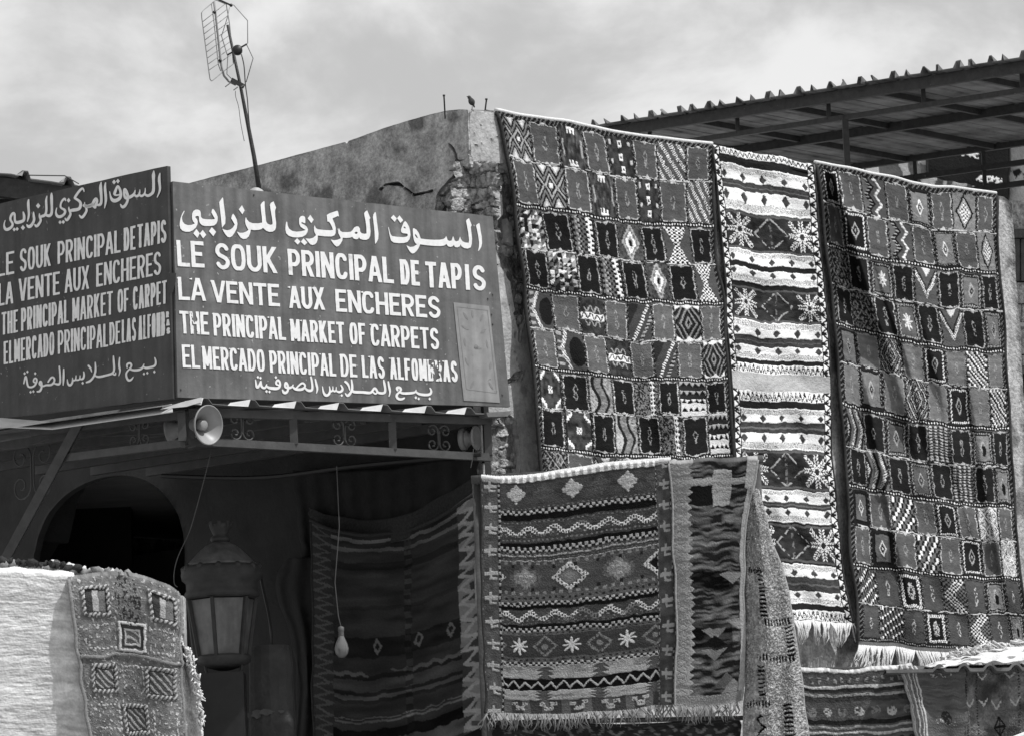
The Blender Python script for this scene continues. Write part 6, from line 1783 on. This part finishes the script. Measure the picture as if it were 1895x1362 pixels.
# ------------------------------------------------------------------ far right: neighbouring stone wall with shutter and rug
PW, DW = vplane(1872, 700, 31.9, (.69, .72))
nb = thing('neighbour_house', 'neighbouring rough stone house at the right edge with wooden shutter', 'building', on_plane(np.array(1872.), np.array(1000.), PW) * (1, 1, 0))
s0, s1_ = to_sz(np.array([1868., 2060.]), np.array([400., 400.]), PW, DW)[0]
ztop = to_sz(np.array([1880.]), np.array([372.]), PW, DW)[1][0]
m = MB(); pA_, pB_ = from_sz(np.array(s0), np.array(0.), PW, DW, np.array(-.32)), from_sz(np.array(s1_), np.array(0.), PW, DW, np.array(-.32))
m.beam((pA_[0], pA_[1], ztop / 2), (pB_[0], pB_[1], ztop / 2), .3, ztop); m.build('wall', M['rubble'], nb)
rs = np.random.default_rng(91)
def block(x0, x1, y0, y1, off=-.12, mat_='stone', name='stone'):
    cs = [on_plane(np.array(float(x)), np.array(float(y)), PW, off) for x, y in ((x0, y0), (x1, y0), (x1, y1), (x0, y1))]
    m = MB(); m.prism(cs, -PW[1] * .1); return m.build(name, M[mat_], nb)
for (x0, x1, y0, y1) in ((1868, 1925, 372, 430), (1868, 1900, 524, 562), (1902, 1930, 524, 562), (1868, 1890, 564, 596), (1892, 1930, 564, 596), (1868, 1925, 606, 655), (1868, 1925, 658, 676)):
    block(x0, x1, y0, y1)
block(1868, 1930, 424, 440, -.05, 'wood', 'lintel'); block(1869, 1887, 443, 520, -.1, 'wood', 'shutter'); block(1890, 1915, 443, 520, -.1, 'wood', 'shutter'); block(1868, 1930, 597, 604, -.05, 'plaster_light', 'sill')
rows = [(0, [(0, 1866, 690), (1, 1960, 700)]), (1, [(0, 1880, 1010), (1, 1985, 1020)])]
P_ = surface(rows, 120, 40, PW, lambda U, V: -.02 + .02 * np.sin(U * 8))
x, y = np.meshgrid(np.linspace(0, .9999, 40), np.linspace(0, .9999, 120))
C_ = np.where((y * 24).astype(int) % 3 == 0, .22, BK) * (.7 + .6 * vn(x.shape, 30, 8)); C_ = np.where(y < .1, BK, C_)
t = carpet_thing('black rug with thin pale stripes cut by the right edge of the picture', P_); rug_mesh(t, P_, C_, M['wool'], 'field', seed=20); backing(t, P_, PW[1])

# ------------------------------------------------------------------ small awning and white cloth bottom right
PAw = (PQ[0], PQ[1])
aw = thing('small_awning', 'small corrugated iron awning edge above the bottom right rugs', 'awning', on_plane(np.array(1800.), np.array(1236.), PQ, .1))
xs_ = np.linspace(1640, 1960, 90); pr_ = []
for q in xs_:
    base_y = 1237.5 - (q - 1700) * .018
    bump_ = sum(max(0, 1 - ((q - c) / 11.) ** 2) for c in (1738, 1784, 1832, 1880, 1928))
    pr_.append((q, base_y - 11 * bump_ * min(1, (q - 1640) / 120)))
Pf = np.array([on_plane(np.array(a), np.array(b), PQ, .14) for a, b in pr_])
Pbk = Pf - PQ[1] * .5 + np.array([0, 0, -.02])
n_ = len(Pf); m = MB()
m.add(list(Pf) + list(Pbk) + list(Pf - (0, 0, .022)) + list(Pbk - (0, 0, .022)), [x_ for i in range(n_ - 1) for x_ in ((i, i + 1, n_ + i + 1, n_ + i), (2 * n_ + i, 3 * n_ + i, 3 * n_ + i + 1, 2 * n_ + i + 1), (i, 2 * n_ + i, 2 * n_ + i + 1, i + 1))])
m.build('corrugated_sheet', M['sheet_dark'], aw)
rows = [(0, [(0, 1712, 1233), (.3, 1760, 1214), (.6, 1810, 1202), (1, 1925, 1190)]), (.5, [(0, 1712, 1234.5), (.3, 1765, 1221), (.6, 1815, 1212), (1, 1925, 1204)]), (1, [(0, 1710, 1236), (.3, 1765, 1230), (.6, 1820, 1225), (1, 1925, 1219)])]
rw = np.random.default_rng(5); nW = vn((30, 140), 5, 16, rw)
P_ = surface(rows, 30, 140, PQ, lambda U, V: -.12 + .25 * V + .0 * U)
P_ = P_ + np.array([0, 0, 1.0]) * (.02 * (nW - .5))[..., None] + PQ[1] * (.09 * (vn((30, 140), 7, 11, rw) - .5))[..., None]
o = mk('white_cloth', P_.reshape(-1, 3), grid_faces(30, 140), M['cotton'], None, True, loc=P_[-1].mean(0)); tag(o, 'white cloth thrown over the small awning at bottom right', 'cloth')
for c_ in (ci, cj, ck, o):
    c_.modifiers.new('thickness', 'SOLIDIFY').thickness = .006
tm = MB(); r5 = np.random.default_rng(6)
for k in range(160):
    q = r5.random(); p = P_[0, int(q * 100) + 30] + r5.normal(0, .012, 3)
    tm.tube([p, p + (r5.normal(.02, .02), -.02, r5.normal(.01, .012)), p + (r5.normal(.05, .03), -.04, r5.normal(-.005, .012))], [.007, .007, .003], 5)
to = tm.build('tangled_fringe', M['fringe'], None, True, loc=P_[0, 60]); tag(to, 'tangle of loose white wool lying on the cloth below the right patchwork carpet', 'wool'); to['kind'] = 'stuff'
# white parasol whose edge just enters the frame
ap = at_y(np.array(2040.), np.array(1296.), 26.3); rim = at_y(np.array(1868.), np.array(1364.), 26.3); Rp = ap[0] - rim[0]; dz = ap[2] - rim[2]
par = thing('parasol', 'white parasol whose edge pokes into the bottom right corner', 'parasol', (ap[0], ap[1], 0))
m = MB(); nseg = 8
ring_o = [ap + np.array([Rp * math.cos(2 * math.pi * k / nseg + math.pi), Rp * math.sin(2 * math.pi * k / nseg + math.pi), -dz]) for k in range(nseg)]
m.add([ap] + ring_o + [p - (0, 0, .05) for p in ring_o], [(0, 1 + k, 1 + (k + 1) % nseg) for k in range(nseg)] + [(1 + k, 1 + nseg + k, 1 + nseg + (k + 1) % nseg, 1 + (k + 1) % nseg) for k in range(nseg)])
m.build('canopy', M['cotton'], par)
m = MB(); m.tube([(ap[0], ap[1], 0), ap - (0, 0, .01)], .025, 10); m.build('pole', M['wood'], par, True)

# ------------------------------------------------------------------ plaster pillar in the shade
m = MB(); pc = at_y(np.array(500.), np.array(1195.), 27.1)
pts = []
for z, w in ((0, .18), (pc[2] - .5, .155), (pc[2] - .05, .145), (pc[2], .13)): pts.append((w, z))
m.lathe(pts, (pc[0], pc[1], 0), 16); 
pil = m.build('pillar', M['pillar'], None, loc=(pc[0], pc[1], 0)); tag(pil, 'stubby rough plaster pillar standing between lantern and dark rug', 'pillar')
sm = MB(); r7 = np.random.default_rng(9)
for x_, y_, w_ in ((462, 1322, 9), (476, 1321, 12), (490, 1318, 10), (500, 1316, 7), (519, 1315, 5)):
    c_ = at_y(np.array(float(x_)), np.array(float(y_)), 26.93)
    d_ = np.array([pc[0], pc[1]]) - c_[:2]; hx = c_[0] - pc[0]; c_[1] = pc[1] - math.sqrt(max(.0, .158 ** 2 - hx ** 2)) - .006
    ring_ = [c_ + np.array([math.cos(q), 0, math.sin(q) * .55]) * w_ * .0042 * r7.uniform(.45, 1.25) for q in np.linspace(0, 2 * math.pi, 12)[:-1]]
    sm.prism(ring_, (0, .006, 0))
so = sm.build('paint_smear', M['cable_light'], pil)

# ------------------------------------------------------------------ television antenna
YN = 27.15
def an(x, y, Y=YN): return at_y(np.array(float(x)), np.array(float(y)), Y)
kn = YN / F
ant = thing('tv_antenna', 'leaning television antenna with grid reflector on a mast behind the grey sign', 'antenna', an(482, 372))
m = MB(); m.tube([an(484, 380), an(470, 290), an(445, 160), an(421, 47)], [.018, .015, .011, .009], 10); m.build('mast', M['iron'], ant, True)
def z(px, py): return (360 + px / 6.807, py / 6.807)
def wires(name, lines, r, mat_='metal', dy=0.0):
    for ln in lines:
        m = MB(); m.tube([an(*z(p[0], p[1]), YN + (p[2] if len(p) > 2 else 0) + dy) for p in ln], r, 6); m.build(name, M[mat_], ant, True)
# grid reflector: frame and cross rods (it recedes to the right)
D2 = -.18
wires('reflector_frame', [[(270, 5, 0), (245, 25, 0), (105, 140, D2), (88, 170, D2), (90, 220, D2), (180, 900, D2), (195, 1000, D2), (212, 1025, D2), (225, 1020, D2), (345, 920, -.05), (490, 810, .12)],
                          [(270, 5, 0), (400, 60, .12), (440, 300, .12), (490, 810, .12)]], .0036)
for k in range(9):
    t = k / 8
    x0, y0 = 108 + t * 72, 275 + t * 615; x1, y1 = 398 + t * 62, 45 + t * 650
    wires('reflector_rod', [[(x0, y0, D2), (x1, y1, .12)]], .003)
wires('reflector_spine', [[(245, 25, -.03), (265, 190, -.03), (320, 700, -.03), (340, 850, -.03), (370, 960, -.02), (430, 1030, 0), (520, 1075, 0)]], .0075)
wires('reflector_spine', [[(212, 50, -.04), (245, 280, -.04), (300, 820, -.04), (330, 900, -.04)]], .0035)
for p in ((250, 160), (322, 768), (460, 72)):
    m = MB(); c_ = an(*z(*p), YN - .04); m.lathe([(0, -.012), (.010, -.009), (.0125, 0), (.010, .009), (0, .012)], c_, 10, (0, 1, 0), cap=False); m.build('clip', M['plastic'], ant, True)
m = MB(); m.beam(an(*z(300, 0)), an(*z(465, 75)), .011, .011); m.build('boom', M['plastic'], ant)
wires('dipole_loop', [[(490, 65), (668, 265), (670, 550), (655, 565), (738, 740), (650, 1040)], [(440, 100), (410, 240), (340, 460), (410, 690), (420, 700), (408, 940), (480, 1010)]], .0034)
m = MB(); m.beam(an(*z(410, 700)), an(*z(660, 560)), .01, .01); m.build('dipole_bar', M['plastic'], ant)
m = MB(); m.lathe([(0, -.03), (.024, -.027), (.033, -.016), (.034, .016), (.027, .024), (0, .027)], an(*z(542, 638), YN - .08), 20, (0, -1, .15), cap=False); m.build('junction_box', M['plastic'], ant, True)
m = MB(); m.beam(an(*z(465, 1010), YN - .04), an(*z(625, 1095), YN - .04), .024, .028); m.build('mast_clamp', M['iron'], ant)
for a, c in (((385, 1100), (450, 1050)), ((490, 1142), (545, 1100)), ((585, 1100), (630, 1075))):
    m = MB(); m.tube([an(*z(*a), YN - .05), an(*z(*c), YN - .05)], .004, 6); m.build('clamp_bolt', M['metal'], ant)
m = MB(); cp_ = [an(*z(590, 690)), an(*z(625, 850)), an(*z(640, 1060)), an(*z(665, 1250)), an(460, 215), an(466, 265), an(472, 292)]
m.tube(list(spline(np.arange(7), np.array(cp_), np.linspace(0, 6, 30))), .004, 6); m.build('cable', M['cable'], ant, True)
m = MB(); cp_ = [an(*z(515, 1150)), an(*z(520, 1230)), an(*z(555, 1350)), an(445, 225), an(452, 262)]
m.tube(list(spline(np.arange(5), np.array(cp_), np.linspace(0, 4, 20))), .0022, 6); m.build('cable', M['cable_light'], ant, True)
m = MB(); c_ = an(474, 362, 27.0); m.lathe([(.20, -.16), (.10, -.05), (.07, .0), (.045, .035), (.02, .05), (0, .05)], c_, 16, cap=False); m.build('mortar_foot', M['plaster_light'], ant, True)

# ------------------------------------------------------------------ iron rods and a bird on the parapet
for lab, a, c in (('straight iron rod standing on the parapet left of the bird', (823.5, 207), (821.5, 176)), ('short slanting iron rod on the parapet right of the bird', (895.5, 206), (900, 183))):
    m = MB(); p, q = an(*a, 27.15), an(*c, 27.15); m.tube([p - (0, 0, .05), q - (0, 0, .012), q - (0, 0, .011), q], [.0055, .0055, .009, .009], 8)
    o = m.build('iron_rod', M['iron'], None, True, loc=p); tag(o, lab, 'rod', 'iron rods on the parapet')
bp = an(874, 201, 27.15); kb = 27.15 / F * 1.08
bd = thing('bird', 'small dark bird perched on the corner of the parapet', 'bird', an(874, 203, 27.15))
# body of revolution about a slanting axis, bent forward at the head: tail, belly, neck, head and beak in one skin
prof_b = [(.5, -7.5), (1.3, -6.5), (1.6, -3.5), (2.6, -1.5), (4.4, 1), (5.5, 4), (5.6, 7), (4.8, 10), (3.6, 12.5), (3.1, 14), (3.3, 15.5), (3.2, 17.3), (2.2, 18.8), (.9, 19.6), (.6, 21), (.1, 22.3)]
vb, fb = [], []; nb_ = 14
axis_b = np.array([-.42, -.1, .9]); axis_b /= np.linalg.norm(axis_b)
cur = WLOC[bd.name] + np.array([4.2, 0, 3.0]) * kb
prev = -7.5
for i, (r_, z_) in enumerate(prof_b):
    bend = 0 if z_ < 14 else (z_ - 14) / 8.3
    ax_ = axis_b * (1 - bend) + np.array([-.95, -.2, -.05]) * bend; ax_ /= np.linalg.norm(ax_)
    cur = cur + ax_ * (z_ - prev) * kb * .86; prev = z_
    s1 = np.cross(ax_, (0, 1, 0)); s1 /= np.linalg.norm(s1); s2 = np.cross(ax_, s1)
    for k in range(nb_):
        q = 2 * math.pi * k / nb_; vb.append(cur + r_ * kb * (s1 * math.cos(q) + s2 * math.sin(q) * .9))
    if i:
        fb += [((i - 1) * nb_ + k, (i - 1) * nb_ + (k + 1) % nb_, i * nb_ + (k + 1) % nb_, i * nb_ + k) for k in range(nb_)]
mk('body', np.array(vb), fb, M['bird'], bd, True)
for s_ in (-1, 1):
    m = MB(); b0 = WLOC[bd.name]; m.tube([b0 + (0, s_ * 1.6 * kb, 5 * kb), b0 + (-.3 * kb, s_ * 1.6 * kb, 0), b0 + (-2.2 * kb, s_ * 1.6 * kb, -.4 * kb)], .6 * kb, 6); m.build('leg', M['plastic'], bd)

# ------------------------------------------------------------------ far roof at the left behind the dark sign
fr = thing('far_roof', 'dark corrugated roof edge rising behind the dark sign at upper left', 'roof', at_y(np.array(40.), np.array(420.), 33.0))
fx = lambda x_, y_, Y=33.0: at_y(np.array(float(x_)), np.array(float(y_)), Y)
prf = [(-120, 314), (20, 322), (34, 325), (41, 316), (52, 317), (57, 331), (95, 336), (119, 340), (124, 327), (131, 328), (138, 342), (160, 349), (215, 360)]
P0 = [fx(*p) for p in prf]; back_ = np.array([-1.4, 2.6, -.25])
m = MB(); n_ = len(P0); m.add(P0 + [p + back_ for p in P0] + [p - (0, 0, .01) for p in P0] + [p + back_ - (0, 0, .01) for p in P0],
    [q for i in range(n_ - 1) for q in ((i, n_ + i, n_ + i + 1, i + 1), (2 * n_ + i, 2 * n_ + i + 1, 3 * n_ + i + 1, 3 * n_ + i), (i, i + 1, 2 * n_ + i + 1, 2 * n_ + i))])
m.build('roof_sheet', M['sheet_dark'], fr)
m = MB(); m.beam(fx(-120, 333, 33.1), fx(215, 375, 33.1), .1, .16); m.build('fascia', M['iron'], fr)
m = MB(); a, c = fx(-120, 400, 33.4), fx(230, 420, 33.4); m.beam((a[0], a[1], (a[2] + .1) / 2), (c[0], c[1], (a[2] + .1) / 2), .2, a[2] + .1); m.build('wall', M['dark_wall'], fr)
for a, c in (((20, 322), (45, 318)), ((97, 337), (122, 329))):
    m = MB(); m.prism([fx(a[0] + 8, a[1] + 2.5, 32.97), fx(c[0] - 4, c[1] + 8, 32.97), fx(c[0] - 1, c[1] - 1, 32.97), fx(a[0] + 14, a[1] + 1, 32.97)], (0, .004, 0)); m.build('bent_lip', M['edge'], fr)
m = MB(); m.tube([fx(52, 325), fx(80, 325.5), fx(120, 326), fx(146, 341)], .005, 6); m.build('wire', M['cable'], fr)
